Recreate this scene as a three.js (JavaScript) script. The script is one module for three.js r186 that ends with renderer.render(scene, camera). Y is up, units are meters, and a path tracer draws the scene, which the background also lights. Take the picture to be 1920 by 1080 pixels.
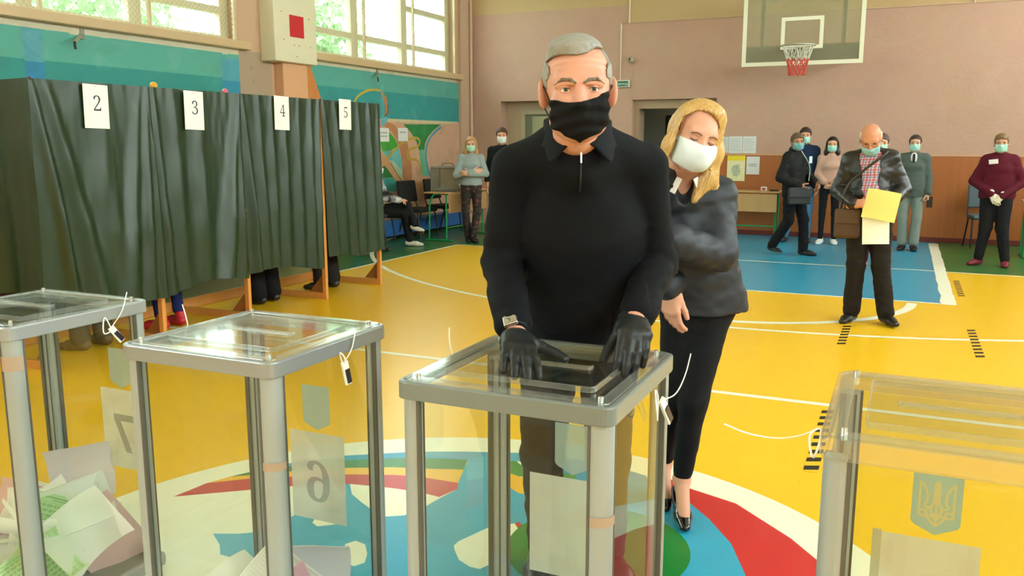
import * as THREE from 'three';
import { mergeGeometries } from 'three/addons/utils/BufferGeometryUtils.js';
import { RoundedBoxGeometry } from 'three/addons/geometries/RoundedBoxGeometry.js';
import { RectAreaLightUniformsLib } from 'three/addons/lights/RectAreaLightUniformsLib.js';
import { ImprovedNoise } from 'three/addons/math/ImprovedNoise.js';

// ---------- camera, sky, exposure ----------
const scene = new THREE.Scene();
const camera = new THREE.PerspectiveCamera(37.29, 16 / 9, 0.05, 300);
const AZ = 0.42780, PITCH = 0.16839;          // the hall runs along -z; the camera looks a little left of that and down
camera.position.set(0, 1.5, 0);
camera.rotation.order = 'YXZ';
camera.rotation.set(-PITCH, AZ, 0);
scene.background = new THREE.Color().setRGB(0.94, 0.97, 1.05);   // bright overcast sky
scene.backgroundIntensity = 10.5;
// daylight entering the window bays beyond the frame: the right-hand wall and the left wall behind the camera
RectAreaLightUniformsLib.init();
for (const [x, z0, z1] of [[4.66, -14.0, -9.64], [4.66, -8.4, -4.4], [4.66, -3.5, 0.75], [4.66, 1.65, 5.9], [4.66, 6.8, 10.1], [-7.46, 1.65, 5.9], [-7.46, 6.8, 10.1]]) {
  const l = new THREE.RectAreaLight(new THREE.Color().setRGB(0.96, 0.98, 1.0), 6, z1 - z0 - 0.3, 1.9);
  l.name = 'window_daylight'; l.position.set(x, 3.75, (z0 + z1) / 2); l.lookAt(x > 0 ? -10 : 10, 3.75, (z0 + z1) / 2);
  scene.add(l);
}
const renderer = new THREE.WebGLRenderer({ antialias: true });
renderer.toneMapping = THREE.LinearToneMapping;
renderer.toneMappingExposure = 1.12;
renderer.shadowMap.enabled = true;

// ---------- helpers ----------
const V3 = (x, y, z) => new THREE.Vector3(x, y, z);
let seed = 12345;
const rnd = () => { seed = (seed * 1664525 + 1013904223) >>> 0; return seed / 4294967296; };
const rr = (a, b) => a + (b - a) * rnd();
const PN = new ImprovedNoise();
const noise = (x, y, z = 0) => PN.noise(x, y, z);
const S = (hex) => new THREE.Color(hex);
function M(color, roughness = 0.7, o = {}) {
  const P = o.transmission || o.clearcoat || o.sheen || o.specularIntensity !== undefined || o.ior ? THREE.MeshPhysicalMaterial : THREE.MeshStandardMaterial;
  return new P({ color: color instanceof THREE.Color ? color : S(color), roughness, side: THREE.DoubleSide, ...o });
}
const names = new Map();
function numbered(n) { const k = names.get(n) || 0; names.set(n, k + 1); return k ? `${n}_${String(k).padStart(3, '0')}` : n; }
function part(name, geo, m, parent, label) {
  const o = new THREE.Mesh(Array.isArray(geo) ? merge(geo) : geo, m);
  o.name = name; o.castShadow = o.receiveShadow = true;
  if (label) o.userData.label = label;
  parent.add(o);
  return o;
}
function tag(o, label, category, group) { o.userData = { label, category }; if (group) o.userData.group = group; return o; }
function thing(name, label, category, pos = [0, 0, 0], turn = 0, group) {
  const o = new THREE.Group(); o.name = numbered(name); scene.add(o);
  o.position.set(...pos); o.rotation.y = turn;
  return tag(o, label, category, group);
}
function solo(name, geo, m, label, category, pos = [0, 0, 0], turn = 0, group) {
  const o = part(numbered(name), geo, m, scene); o.position.set(...pos); o.rotation.y = turn;
  return tag(o, label, category, group);
}
function struct(name) { const o = new THREE.Group(); o.name = name; o.userData.kind = 'structure'; scene.add(o); return o; }
function structMesh(name, geo, m) { const o = part(name, geo, m, scene); o.userData.kind = 'structure'; return o; }
function merge(list) {
  list = list.map((g) => (g.index ? g.toNonIndexed() : g));
  const all = list.every((g) => g.attributes.uv);
  for (const g of list) { for (const k of Object.keys(g.attributes)) if (!['position', 'normal'].includes(k) && !(k === 'uv' && all)) g.deleteAttribute(k); g.morphAttributes = {}; }
  return mergeGeometries(list);
}
// box given by its bounds, uv in metres
function bb(x0, x1, y0, y1, z0, z1) {
  const g = new THREE.BoxGeometry(x1 - x0, y1 - y0, z1 - z0); g.translate((x0 + x1) / 2, (y0 + y1) / 2, (z0 + z1) / 2);
  return uvm(g);
}
function rb(w, h, d, r, x = 0, y = 0, z = 0, seg = 2) { const g = new RoundedBoxGeometry(w, h, d, seg, r); g.translate(x, y, z); return uvm(g); }
function uvm(g) {
  const p = g.attributes.position, n = g.attributes.normal, uv = new Float32Array(p.count * 2);
  for (let i = 0; i < p.count; i++) {
    const ax = Math.abs(n.getX(i)), ay = Math.abs(n.getY(i)), az = Math.abs(n.getZ(i));
    const u = ax > ay && ax > az ? p.getZ(i) : p.getX(i), v = ay >= ax && ay >= az ? p.getZ(i) : p.getY(i);
    uv[2 * i] = u; uv[2 * i + 1] = v;
  }
  g.setAttribute('uv', new THREE.BufferAttribute(uv, 2));
  return g;
}
// round bar between two points
function bar(a, b, r, seg = 8, r2 = r) {
  const A = V3(...a), B = V3(...b), d = B.clone().sub(A), g = new THREE.CylinderGeometry(r2, r, d.length(), seg);
  g.applyQuaternion(new THREE.Quaternion().setFromUnitVectors(V3(0, 1, 0), d.clone().normalize()));
  g.translate((A.x + B.x) / 2, (A.y + B.y) / 2, (A.z + B.z) / 2);
  return g;
}
// square bar between two points
function beam(a, b, w, d, up = [0, 1, 0.01]) {
  const A = V3(...a), B = V3(...b), L = B.clone().sub(A), g = new THREE.BoxGeometry(w, d, L.length());
  const m = new THREE.Matrix4().lookAt(A, B, V3(...up)); g.applyMatrix4(m);
  g.translate((A.x + B.x) / 2, (A.y + B.y) / 2, (A.z + B.z) / 2);
  return g;
}
function tube(pts, r, seg = 6, n = 0, closed = false) {
  return new THREE.TubeGeometry(new THREE.CatmullRomCurve3(pts.map((p) => V3(...p)), closed), n || pts.length * 5, r, seg, closed);
}
function ball(r, x, y, z, sx = 1, sy = 1, sz = 1, seg = 16) { const g = new THREE.SphereGeometry(r, seg, Math.ceil(seg * 0.7)); g.scale(sx, sy, sz); g.translate(x, y, z); return g; }
// parametric sheet: f(u, v) -> [x, y, z]
function sheet(f, nu, nv) {
  const pos = [], uv = [], idx = [];
  for (let j = 0; j <= nv; j++) for (let i = 0; i <= nu; i++) { pos.push(...f(i / nu, j / nv)); uv.push(i / nu, 1 - j / nv); }
  for (let j = 0; j < nv; j++) for (let i = 0; i < nu; i++) { const a = j * (nu + 1) + i, b = a + 1, c = a + nu + 1, d = c + 1; idx.push(a, c, b, b, c, d); }
  const g = new THREE.BufferGeometry();
  g.setAttribute('position', new THREE.Float32BufferAttribute(pos, 3)); g.setAttribute('uv', new THREE.Float32BufferAttribute(uv, 2));
  g.setIndex(idx); g.computeVertexNormals();
  return g;
}
function canvasTex(w, h, draw, o = {}) {
  const c = document.createElement('canvas'); c.width = w; c.height = h;
  draw(c.getContext('2d'), w, h);
  const t = new THREE.CanvasTexture(c); t.colorSpace = THREE.SRGBColorSpace; Object.assign(t, o);
  return t;
}
// grey noise texture; f(u, v) -> 0..1, made to repeat by blending
function dataTex(n, f, rep = 1, color) {
  const d = new Uint8Array(n * n * 4);
  for (let j = 0; j < n; j++) for (let i = 0; i < n; i++) {
    const v = f(i / n, j / n), k = 4 * (j * n + i);
    if (color) { const c = color(v); d[k] = c[0]; d[k + 1] = c[1]; d[k + 2] = c[2]; } else d[k] = d[k + 1] = d[k + 2] = Math.max(0, Math.min(255, v * 255));
    d[k + 3] = 255;
  }
  const t = new THREE.DataTexture(d, n, n); t.wrapS = t.wrapT = THREE.RepeatWrapping; t.magFilter = t.minFilter = THREE.LinearFilter;
  t.repeat.set(rep, rep); t.needsUpdate = true;
  if (color) t.colorSpace = THREE.SRGBColorSpace;
  return t;
}
// tileable noise
function tn(u, v, f, s = 0) {
  const a = 2 * Math.PI, x = Math.cos(u * a) * f / a, y = Math.sin(u * a) * f / a, z = Math.cos(v * a) * f / a, w = Math.sin(v * a) * f / a;
  return noise(x + s, y + z * 0.7 + s, w + 1.3 * s + z * 0.71);
}
const plasterBump = dataTex(512, (u, v) => 0.5 + 0.25 * tn(u, v, 9) + 0.2 * tn(u, v, 30, 3) + 0.18 * tn(u, v, 90, 7), 0.5);
const clothBump = dataTex(256, (u, v) => 0.5 + 0.2 * Math.sin(u * 2 * Math.PI * 64) * Math.sin(v * 2 * Math.PI * 64) + 0.15 * tn(u, v, 40, 2), 6);
const knitBump = dataTex(256, (u, v) => 0.5 + 0.3 * Math.sin(u * 2 * Math.PI * 48) + 0.12 * Math.sin(v * 2 * Math.PI * 48), 3);
function woodTex(base, dark, n = 512) {
  return canvasTex(n, n, (c) => {
    c.fillStyle = base; c.fillRect(0, 0, n, n);
    for (let i = 0; i < 260; i++) { c.strokeStyle = dark; c.globalAlpha = rr(0.03, 0.14); c.lineWidth = rr(0.6, 3); const x = rr(0, n); c.beginPath(); c.moveTo(x, 0); c.bezierCurveTo(x + rr(-14, 14), n * 0.3, x + rr(-14, 14), n * 0.6, x + rr(-8, 8), n); c.stroke(); }
    c.globalAlpha = 1;
  }, { wrapS: THREE.RepeatWrapping, wrapT: THREE.RepeatWrapping });
}
// ---------- the setting ----------
const XL = -7.5, XR = 4.7, ZF = -14.5, ZN = 10.4, HC = 5.8;      // inner faces of the hall
const wallPink = canvasTex(1024, 1024, (c, n) => {
  c.fillStyle = '#bd9784'; c.fillRect(0, 0, n, n);
  for (let i = 0; i < 900; i++) { c.globalAlpha = rr(0.02, 0.06); c.fillStyle = rnd() < 0.5 ? '#c8a58f' : '#ad8a75'; c.beginPath(); c.ellipse(rr(0, n), rr(0, n), rr(8, 70), rr(8, 50), rr(0, 3), 0, 7); c.fill(); }
  for (let i = 0; i < 40; i++) { c.globalAlpha = 0.25; c.fillStyle = '#8a6a55'; c.fillRect(rr(0, n), rr(0, n), rr(1, 3), rr(1, 3)); }
  c.globalAlpha = 1;
}, { wrapS: THREE.RepeatWrapping, wrapT: THREE.RepeatWrapping, repeat: new THREE.Vector2(0.22, 0.22) });
const mPink = M('#ffffff', 0.72, { map: wallPink, bumpMap: plasterBump, bumpScale: 0.004 });
const mBeige = M('#bfa177', 0.75, { bumpMap: plasterBump, bumpScale: 0.004 });
const mTan = M('#c3a184', 0.75, { bumpMap: plasterBump, bumpScale: 0.005 });
const mCeil = M('#e6e2d6', 0.85, { bumpMap: plasterBump, bumpScale: 0.003 });
const mCream = M('#ddd6b8', 0.5, { bumpMap: plasterBump, bumpScale: 0.002 });
const mSill = M('#c9ad84', 0.45);
const mFrame = M('#d3caa8', 0.5);
const mPeach = M('#d9a67c', 0.7, { bumpMap: plasterBump, bumpScale: 0.004 });
const mWhiteLine = M('#efeed8', 0.35);
const mDarkRed = M('#6e2a20', 0.55);

// floor -----------------------------------------------------------------
function paint(base, spots, marks, n = 1024) {
  return canvasTex(n, n, (c) => {
    c.fillStyle = base; c.fillRect(0, 0, n, n);
    for (let i = 0; i < 260; i++) { c.globalAlpha = rr(0.03, 0.07); c.fillStyle = spots[i % spots.length]; c.beginPath(); c.ellipse(rr(0, n), rr(0, n), rr(6, 26), rr(30, 160), rr(-0.1, 0.1), 0, 7); c.fill(); }
    for (let i = 0; i < 22; i++) { c.globalAlpha = rr(0.1, 0.4); c.strokeStyle = marks; c.lineWidth = rr(0.4, 1.0); const x = Math.round(rr(0, 14)) * n / 14, y = rr(0, n); c.beginPath(); c.moveTo(x, y); c.lineTo(x + rr(-1, 1), y + rr(6, 50)); c.stroke(); }
    for (let i = 0; i < 8; i++) { c.globalAlpha = rr(0.08, 0.25); c.strokeStyle = marks; c.lineWidth = rr(0.4, 0.9); const x = rr(0, n), y = rr(0, n); c.beginPath(); c.moveTo(x, y); c.quadraticCurveTo(x + rr(-12, 12), y + rr(-12, 12), x + rr(-26, 26), y + rr(-14, 14)); c.stroke(); }
    c.globalAlpha = 1;
  }, { wrapS: THREE.RepeatWrapping, wrapT: THREE.RepeatWrapping, repeat: new THREE.Vector2(0.43, 0.43) });
}
const floorLook = { roughness: 0.3 };
const mYellow = M('#ffffff', 1, { map: paint('#f0bd20', ['#f5c730', '#e8b21a', '#efc03a'], '#7a5a18'), ...floorLook });
const mBlue = M('#ffffff', 1, { map: paint('#2f93b8', ['#3aa0c4', '#2787ac', '#4aa6bf'], '#1d4a5a'), ...floorLook });
const mGreen = M('#ffffff', 1, { map: paint('#2c6b33', ['#35783c', '#255c2c', '#3d7440'], '#16301a'), ...floorLook });
const floor = struct('floor');
part('floor_slab', bb(XL, XR, -0.12, -0.004, ZF, ZN), M('#2c6b33', 0.6), floor);
function flat(x0, x1, z0, z1, y, m, name) { return part(name, bb(x0, x1, y - 0.004, y, z0, z1), m, floor); }
// painted areas: green surround, yellow court, blue key
flat(XL, -6.0, ZF, ZN, 0, mGreen, 'green_paint');
flat(3.2, XR, ZF, ZN, 0, mGreen, 'green_paint');
flat(-6.0, -3.35, ZF, -11.2, 0, mGreen, 'green_paint');
flat(0.5, 3.2, ZF, -11.2, 0, mGreen, 'green_paint');
flat(-6.0, 3.2, -8.9, ZN, 0, mYellow, 'yellow_paint');
flat(-6.0, -3.35, -11.2, -8.9, 0, mYellow, 'yellow_paint');
flat(0.5, 3.2, -11.2, -8.9, 0, mYellow, 'yellow_paint');
flat(-3.35, 0.5, ZF, -8.9, 0, mBlue, 'blue_paint');
const LY = 0.0012;
function strip(pts, w, name = 'court_line', m = mWhiteLine, y = LY) {
  const P = pts.map((p) => new THREE.Vector2(...p)), pos = [], idx = [];
  P.forEach((p, i) => {
    const a = P[Math.max(0, i - 1)], b = P[Math.min(P.length - 1, i + 1)], t = b.clone().sub(a).normalize(), n = new THREE.Vector2(-t.y, t.x).multiplyScalar(w / 2);
    pos.push(p.x + n.x, y, p.y + n.y, p.x - n.x, y, p.y - n.y);
    if (i) { const k = 2 * i; idx.push(k - 2, k - 1, k, k, k - 1, k + 1); }
  });
  const g = new THREE.BufferGeometry(); g.setAttribute('position', new THREE.Float32BufferAttribute(pos, 3)); g.setIndex(idx); g.computeVertexNormals(); uvm(g);
  return part(name, g, m, floor);
}
const arcPts = (cx, cz, r, a0, a1, n = 60) => Array.from({ length: n + 1 }, (_, i) => { const a = a0 + (a1 - a0) * i / n; return [cx + r * Math.cos(a), cz + r * Math.sin(a)]; });
strip([[-6.0, -11.2], [-6.0, ZN]], 0.05); strip([[3.2, -11.2], [3.2, ZN]], 0.05);
strip([[-6.0, -11.2], [-3.35, -11.2]], 0.045); strip([[-3.35, -11.2], [0.5, -11.2]], 0.045); strip([[0.5, -11.17], [3.2, -11.0]], 0.045);
strip([[-3.4, -8.9], [0.5, -8.9]], 0.05);
{ // the broad uneven edge of the key
  const n = 30, L = [], R = [];
  for (let i = 0; i <= n; i++) { const z = -14.3 + (14.3 - 8.86) * i / n; L.push([0.405 + 0.025 * noise(i * 0.5, 3), z]); R.push([0.53 + 0.025 * noise(i * 0.6, 9), z]); }
  const s = new THREE.Shape(); [...L, ...R.reverse()].forEach(([x, z], i) => (i ? s.lineTo(x, -z) : s.moveTo(x, -z)));
  const g = new THREE.ShapeGeometry(s); g.rotateX(-Math.PI / 2); g.translate(0, LY + 0.0004, 0); part('court_line', uvm(g), mWhiteLine, floor);
}
strip([[-3.4, -8.9], [-3.4, ZF]], 0.1);
strip(arcPts(-1.45, -8.85, 1.6, 0.02, Math.PI - 0.02), 0.09);
strip(arcPts(-1.4, -13.2, 6.2, 0.25, Math.PI - 0.25, 90), 0.06);
strip([[-6.0, -5.1], [3.2, -5.1]], 0.055);
strip([[-6.0, -2.2], [-2.95, -2.2]], 0.06); strip([[0.3, -2.2], [3.2, -2.2]], 0.06);
strip([[-6.0, 0.9], [3.2, 0.9]], 0.055);

// painted centre circle
const CC = [-1.33, -2.2], CR = 1.66;
const art = {
  blueTop: [-2.65,-2.94,-2.55,-3.08,-2.38,-3.26,-2.15,-3.41,-2.09,-3.45,-1.90,-3.54,-1.64,-3.64,-1.53,-3.67,-1.2,-3.69,-0.98,-3.62,-0.86,-3.42,-0.8,-3.2,-1.2,-3.3,-1.48,-3.55,-1.59,-3.54,-1.80,-3.45,-2.05,-3.37,-2.14,-3.33,-2.34,-3.21,-2.54,-3.03],
  body: [-1.81,-3.47,-1.77,-3.34,-1.72,-3.19,-1.69,-3.13,-1.71,-3.02,-1.73,-2.88,-1.76,-2.80,-1.82,-2.76,-1.91,-2.79,-2.00,-2.84,-2.08,-2.89,-2.17,-3.00,-2.29,-3.15,-2.29,-3.13,-2.11,-2.89,-2.07,-2.78,-2.10,-2.69,-2.17,-2.64,-2.17,-2.58,-2.19,-2.51,-2.19,-2.44,-2.26,-2.39,-2.35,-2.35,-2.26,-2.29,-2.20,-2.23,-2.04,-2.23,-1.93,-2.20,-1.78,-2.08,-1.5,-1.6,-0.96,-1.45,-0.3,-2.0,-0.34,-2.60,-0.38,-2.88,-0.48,-3.1,-0.6,-3.3,-0.72,-3.44,-0.95,-3.55,-1.2,-3.5,-1.27,-3.2,-1.44,-3.21,-1.52,-3.26,-1.64,-3.52,-1.59,-3.54,-1.64,-3.64],
  green: [-2.70,-2.82,-2.64,-2.93,-2.54,-3.03,-2.34,-3.21,-2.11,-3.35,-2.05,-3.38,-1.81,-3.46,-1.77,-3.34,-1.98,-3.26,-2.08,-3.23,-2.28,-3.13,-2.50,-2.98,-2.61,-2.89],
  yellow: [-2.61,-2.89,-2.50,-2.98,-2.28,-3.13,-2.08,-3.23,-1.98,-3.26,-1.77,-3.34,-1.72,-3.19,-1.93,-3.18,-2.03,-3.15,-2.22,-3.07,-2.46,-2.93,-2.58,-2.86,-2.74,-2.72,-2.70,-2.82],
  red: [-2.74,-2.72,-2.58,-2.86,-2.46,-2.93,-2.22,-3.07,-2.03,-3.15,-1.93,-3.18,-1.72,-3.19,-1.69,-3.13,-1.72,-3.02,-1.83,-3.03,-1.94,-3.02,-2.00,-3.01,-2.15,-2.98,-2.39,-2.84,-2.49,-2.76,-2.67,-2.62,-2.76,-2.55],
  w1: [-2.06,-2.59,-2.07,-2.62,-2.03,-2.64,-1.96,-2.64,-1.97,-2.61,-2.02,-2.57],
  w2: [-1.80,-2.44,-1.83,-2.49,-1.81,-2.53,-1.76,-2.52,-1.71,-2.46,-1.68,-2.40,-1.70,-2.36,-1.78,-2.38],
  w3: [-1.45,-2.65,-1.45,-2.69,-1.40,-2.84,-1.32,-2.92,-1.22,-2.80,-1.18,-2.72,-1.23,-2.66,-1.26,-2.58,-1.28,-2.53,-1.32,-2.53,-1.38,-2.56,-1.43,-2.62],
  r2: [-1.32,-2.92,-1.31,-2.94,-1.21,-2.85,-1.18,-2.74,-1.22,-2.80],
  gr: [-1.64,-3.52,-1.59,-3.54,-1.56,-3.51,-1.31,-3.49,-1.27,-3.49,-1.26,-3.45,-1.30,-3.45,-1.50,-3.37,-1.59,-3.40],
  yr: [-1.59,-3.40,-1.50,-3.37,-1.31,-3.32,-1.30,-3.20,-1.43,-3.20,-1.52,-3.26],
  crescent: [-1.0,-3.72,-0.77,-3.56,-0.55,-3.48,-0.30,-3.24,-0.17,-3.07,-0.02,-2.75,0.1,-2.3,0.06,-1.7,-0.15,-1.2,-0.3,-1.5,-0.3,-2.2,-0.36,-2.6,-0.41,-2.88,-0.50,-3.10,-0.62,-3.28,-0.74,-3.42],
};
const muralTex = canvasTex(2048, 2048, (c, n) => {
  const s = n / (2 * CR), X = (x) => (x - CC[0] + CR) * s, Z = (z) => (z - CC[1] + CR) * s;
  const poly = (a, f) => { c.fillStyle = f; c.beginPath(); for (let i = 0; i < a.length; i += 2) i ? c.lineTo(X(a[i]), Z(a[i + 1])) : c.moveTo(X(a[0]), Z(a[1])); c.closePath(); c.fill(); };
  c.fillStyle = '#eeecd6'; c.fillRect(0, 0, n, n);
  poly(art.blueTop, '#2e93bb'); poly(art.body, '#2f9fc4'); poly(art.crescent, '#c9282c');
  poly(art.green, '#3f7f42'); poly(art.yellow, '#efb42a'); poly(art.red, '#c23136');
  poly(art.gr, '#3f8a4a'); poly(art.yr, '#efb42a'); poly(art.r2, '#b22a34');
  for (const w of [art.w1, art.w2, art.w3]) poly(w, '#eeecd6');
  c.fillStyle = '#157a33'; c.beginPath(); c.ellipse(X(-0.95), Z(-2.86), 0.34 * s, 0.36 * s, 0, 0, 7); c.fill();
  for (let i = 0; i < 500; i++) { c.globalAlpha = rr(0.01, 0.025); c.fillStyle = rnd() < 0.5 ? '#ffffff' : '#7a7460'; c.beginPath(); c.ellipse(rr(0, n), rr(0, n), rr(5, 30), rr(20, 120), rr(-0.3, 0.3), 0, 7); c.fill(); }
  for (let i = 0; i < 70; i++) { c.globalAlpha = rr(0.08, 0.25); c.strokeStyle = '#6a6352'; c.lineWidth = rr(0.6, 1.4); const x = rr(0, n), y = rr(0, n); c.beginPath(); c.moveTo(x, y); c.lineTo(x + rr(-14, 14), y + rr(-24, 24)); c.stroke(); }
  c.globalAlpha = 1;
});
{
  const g = new THREE.CircleGeometry(CR, 128); g.rotateX(-Math.PI / 2); g.translate(CC[0], LY + 0.0006, CC[1]);
  const mr = M('#ffffff', 0.3, { map: muralTex });
  part('painted_circle', g, mr, floor);
}

// left wall -------------------------------------------------------------
const wallArt = {
  orange: [-9.65,2.53,-9.79,2.55,-10.01,2.12,-10.34,1.83,-9.65,1.80],
  amber: [-9.65,2.2,-9.68,2.13,-9.85,1.81,-9.65,1.80],
  arm: [-11.49,2.30,-11.58,2.28,-11.69,2.21,-11.72,2.09,-11.74,1.96,-11.60,1.90,-11.64,1.98,-11.63,2.10,-11.56,2.22],
  limb: [-11.36,1.97,-11.42,2.00,-11.48,1.97,-11.46,1.89,-11.50,1.74,-11.45,1.70,-11.35,1.83],
  sleeve: [-11.49,1.82,-11.61,1.91,-11.74,1.89,-11.56,1.74],
  thigh: [-11.58,1.77,-11.70,1.83,-11.93,1.78,-12.02,1.66,-12.06,1.52,-12.28,1.52,-12.37,1.27,-12.42,1.06,-12.41,0.84,-12.35,0.75,-12.18,0.81,-12.12,0.96,-12.11,1.17,-12.07,1.35,-11.95,1.56,-11.82,1.67],
  peach: [-11.66,1.83,-11.89,1.83,-12.19,1.79,-12.39,1.68,-12.56,1.52,-12.69,1.27,-12.75,0.95,-13.01,0.94,-13.07,0.24,-11.86,0.33,-12.15,0.80,-12.41,0.84,-12.42,1.06,-12.37,1.27,-12.28,1.52,-12.02,1.73],
  green: [-12.17,1.80,-13.42,1.82,-13.15,1.71,-12.96,1.60,-12.86,1.49,-12.84,1.38,-12.66,1.38,-12.58,1.52,-12.39,1.68],
  lime: [-11.46,1.52,-11.76,1.66,-11.92,1.56,-11.99,1.45,-11.78,1.38,-11.53,1.37],
  aqua: [-11.53,1.37,-11.78,1.37,-12.01,1.42,-12.10,1.21,-12.12,0.94,-11.89,1.05,-11.71,1.23],
  pale: [-11.71,1.23,-11.87,1.21,-12.09,1.06,-12.12,0.92,-11.89,1.05],
  dgreen: [-11.48,1.12,-11.61,1.15,-11.73,1.09,-11.89,0.95,-11.51,0.95],
  aqua2: [-11.51,0.95,-11.89,0.94,-12.15,0.80,-11.88,0.72,-11.56,0.74],
  shin: [-11.41,1.42,-11.59,1.32,-11.77,1.18,-11.96,0.98,-12.22,0.79,-12.12,0.80,-11.89,0.91,-11.64,1.11,-11.40,1.24],
  mint: [-12.66,1.38,-12.84,1.38,-12.91,1.15,-12.98,0.94,-12.75,0.94,-12.69,1.23],
  disc: [-14.10,1.87,-13.74,1.84,-13.42,1.77,-13.15,1.67,-12.96,1.52,-12.88,1.38,-12.89,1.19,-13.01,0.94,-13.56,0.87,-14.07,0.85],
};
const ZA = -14.5, ZB = -3.0, SILL = 2.62;
const leftTex = canvasTex(2048, 512, (c, w, h) => {
  const X = (z) => (z - ZA) / (ZB - ZA) * w, Y = (y) => h - y / SILL * h;
  const rect = (z0, z1, y0, y1, f) => { c.fillStyle = f; c.fillRect(X(z0), Y(y1), X(z1) - X(z0), Y(y0) - Y(y1)); };
  const poly = (a, f) => { c.fillStyle = f; c.beginPath(); for (let i = 0; i < a.length; i += 2) i ? c.lineTo(X(a[i]), Y(a[i + 1])) : c.moveTo(X(a[0]), Y(a[1])); c.closePath(); c.fill(); };
  const line = (a, f, lw, close) => { c.strokeStyle = f; c.lineWidth = lw; c.lineCap = c.lineJoin = 'round'; c.beginPath(); c.moveTo(X(a[0]), Y(a[1])); for (let i = 2; i < a.length - 2; i += 2) c.quadraticCurveTo(X(a[i]), Y(a[i + 1]), X((a[i] + a[i + 2]) / 2), Y((a[i + 1] + a[i + 3]) / 2)); c.lineTo(X(a[a.length - 2]), Y(a[a.length - 1])); c.stroke(); };
  rect(-14.5, -3, 0, SILL, '#c8a085');
  rect(-14.5, -14.1, 0, SILL, '#b3937b');
  rect(-14.1, -9.65, 2.28, 2.57, '#55a598'); rect(-14.1, -9.65, 1.87, 2.29, '#2f9191');
  rect(-14.0, -9.65, 2.57, SILL, '#cfc6a6');
  rect(-8.4, -3, 2.25, 2.56, '#55a594'); rect(-8.4, -3, 1.2, 2.27, '#2b8c86'); rect(-8.4, -3, 2.56, SILL, '#d8cdae');
  rect(-8.4, -8.1, 2.2, 2.5, '#4d9cae'); rect(-8.4, -8.1, 1.2, 2.24, '#2a86a8'); rect(-5.75, -5.55, 2.25, 2.55, '#4f9fac'); rect(-5.75, -5.55, 1.4, 2.25, '#2a82aa');
  rect(-9.0, -8.4, 0, SILL, '#a9927a');
  for (let i = 0; i < 60; i++) { const z = -8.4 + i * 0.09; c.fillStyle = '#cfc4a4'; c.fillRect(X(z), Y(2.6), 18, (0.03 + 0.05 * Math.abs(noise(i * 0.7, 2))) / SILL * h); }
  poly(wallArt.orange, '#c9803f'); poly(wallArt.amber, '#d2a263');
  rect(-14.05, -11.6, 1.83, 1.88, '#c9bd95');
  poly(wallArt.peach, '#cfa181'); poly(wallArt.green, '#22803d'); poly(wallArt.lime, '#3c9a34'); poly(wallArt.aqua, '#5fb0ab'); poly(wallArt.pale, '#a3bba2');
  poly(wallArt.dgreen, '#26713a'); poly(wallArt.aqua2, '#3f9d9a'); poly(wallArt.mint, '#62b08c'); poly(wallArt.disc, '#cba084');
  line([-13.42,1.77,-13.15,1.67,-12.96,1.52,-12.88,1.38,-12.89,1.19,-13.01,0.94], '#3b8ca8', 8);
  poly(wallArt.thigh, '#b57d55'); poly(wallArt.shin, '#c99668');
  line([-12.22,0.79,-11.96,0.98,-11.77,1.18], '#46713e', 3);
  poly(wallArt.sleeve, '#58a8b8'); poly(wallArt.limb, '#bd7e57'); poly(wallArt.arm, '#b9784c'); line([-11.60,1.90,-11.74,1.96,-11.72,2.09], '#4a3020', 3);
  line([-10.78,2.05,-10.84,2.14,-10.96,2.22,-11.18,2.29,-11.36,2.31,-11.51,2.30], '#bfa63a', 7);
  line([-11.68,1.26,-11.88,1.38,-12.08,1.49,-12.32,1.56,-12.56,1.59,-12.68,1.56,-12.70,1.49,-12.61,1.43,-12.41,1.41,-12.31,1.36,-12.27,1.27,-12.37,1.22,-12.55,1.23,-12.67,1.16,-12.72,1.01], '#b99c34', 8);
  rect(-11.62, -11.52, 1.85, 2.4, 'rgba(120,190,205,0.35)');
  for (let i = 0; i < 500; i++) { c.globalAlpha = rr(0.02, 0.06); c.fillStyle = rnd() < 0.5 ? '#ffffff' : '#3a3226'; c.beginPath(); c.ellipse(rr(0, w), rr(0, h), rr(6, 40), rr(6, 26), rr(0, 3), 0, 7); c.fill(); }
  for (let i = 0; i < 50; i++) { c.globalAlpha = rr(0.15, 0.5); c.fillStyle = '#7d6a52'; const z = rnd() < 0.5 ? rr(-14.5, -14.1) : rr(-9, -8.45); c.beginPath(); c.ellipse(X(z), rr(0, h), rr(1, 6), rr(1, 8), 0, 0, 7); c.fill(); }
  c.globalAlpha = 1;
});
const wl = struct('wall_left');
{
  const g = bb(XL - 0.3, XL, 0, SILL, ZA, ZB), p = g.attributes.position, uv = g.attributes.uv;
  for (let i = 0; i < p.count; i++) uv.setXY(i, (p.getZ(i) - ZA) / (ZB - ZA), p.getY(i) / SILL);
  part('painted_wall', g, M('#ffffff', 0.6, { map: leftTex }), wl);
  part('plain_wall', bb(XL - 0.3, XL, 0, SILL, ZB, ZN), mTan, wl);
}
const BAYS = [[-14.0, -9.64], [-8.4, -4.4], [-3.5, 0.75], [1.65, 5.9], [6.8, 10.1]], WT = 4.75;
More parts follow.
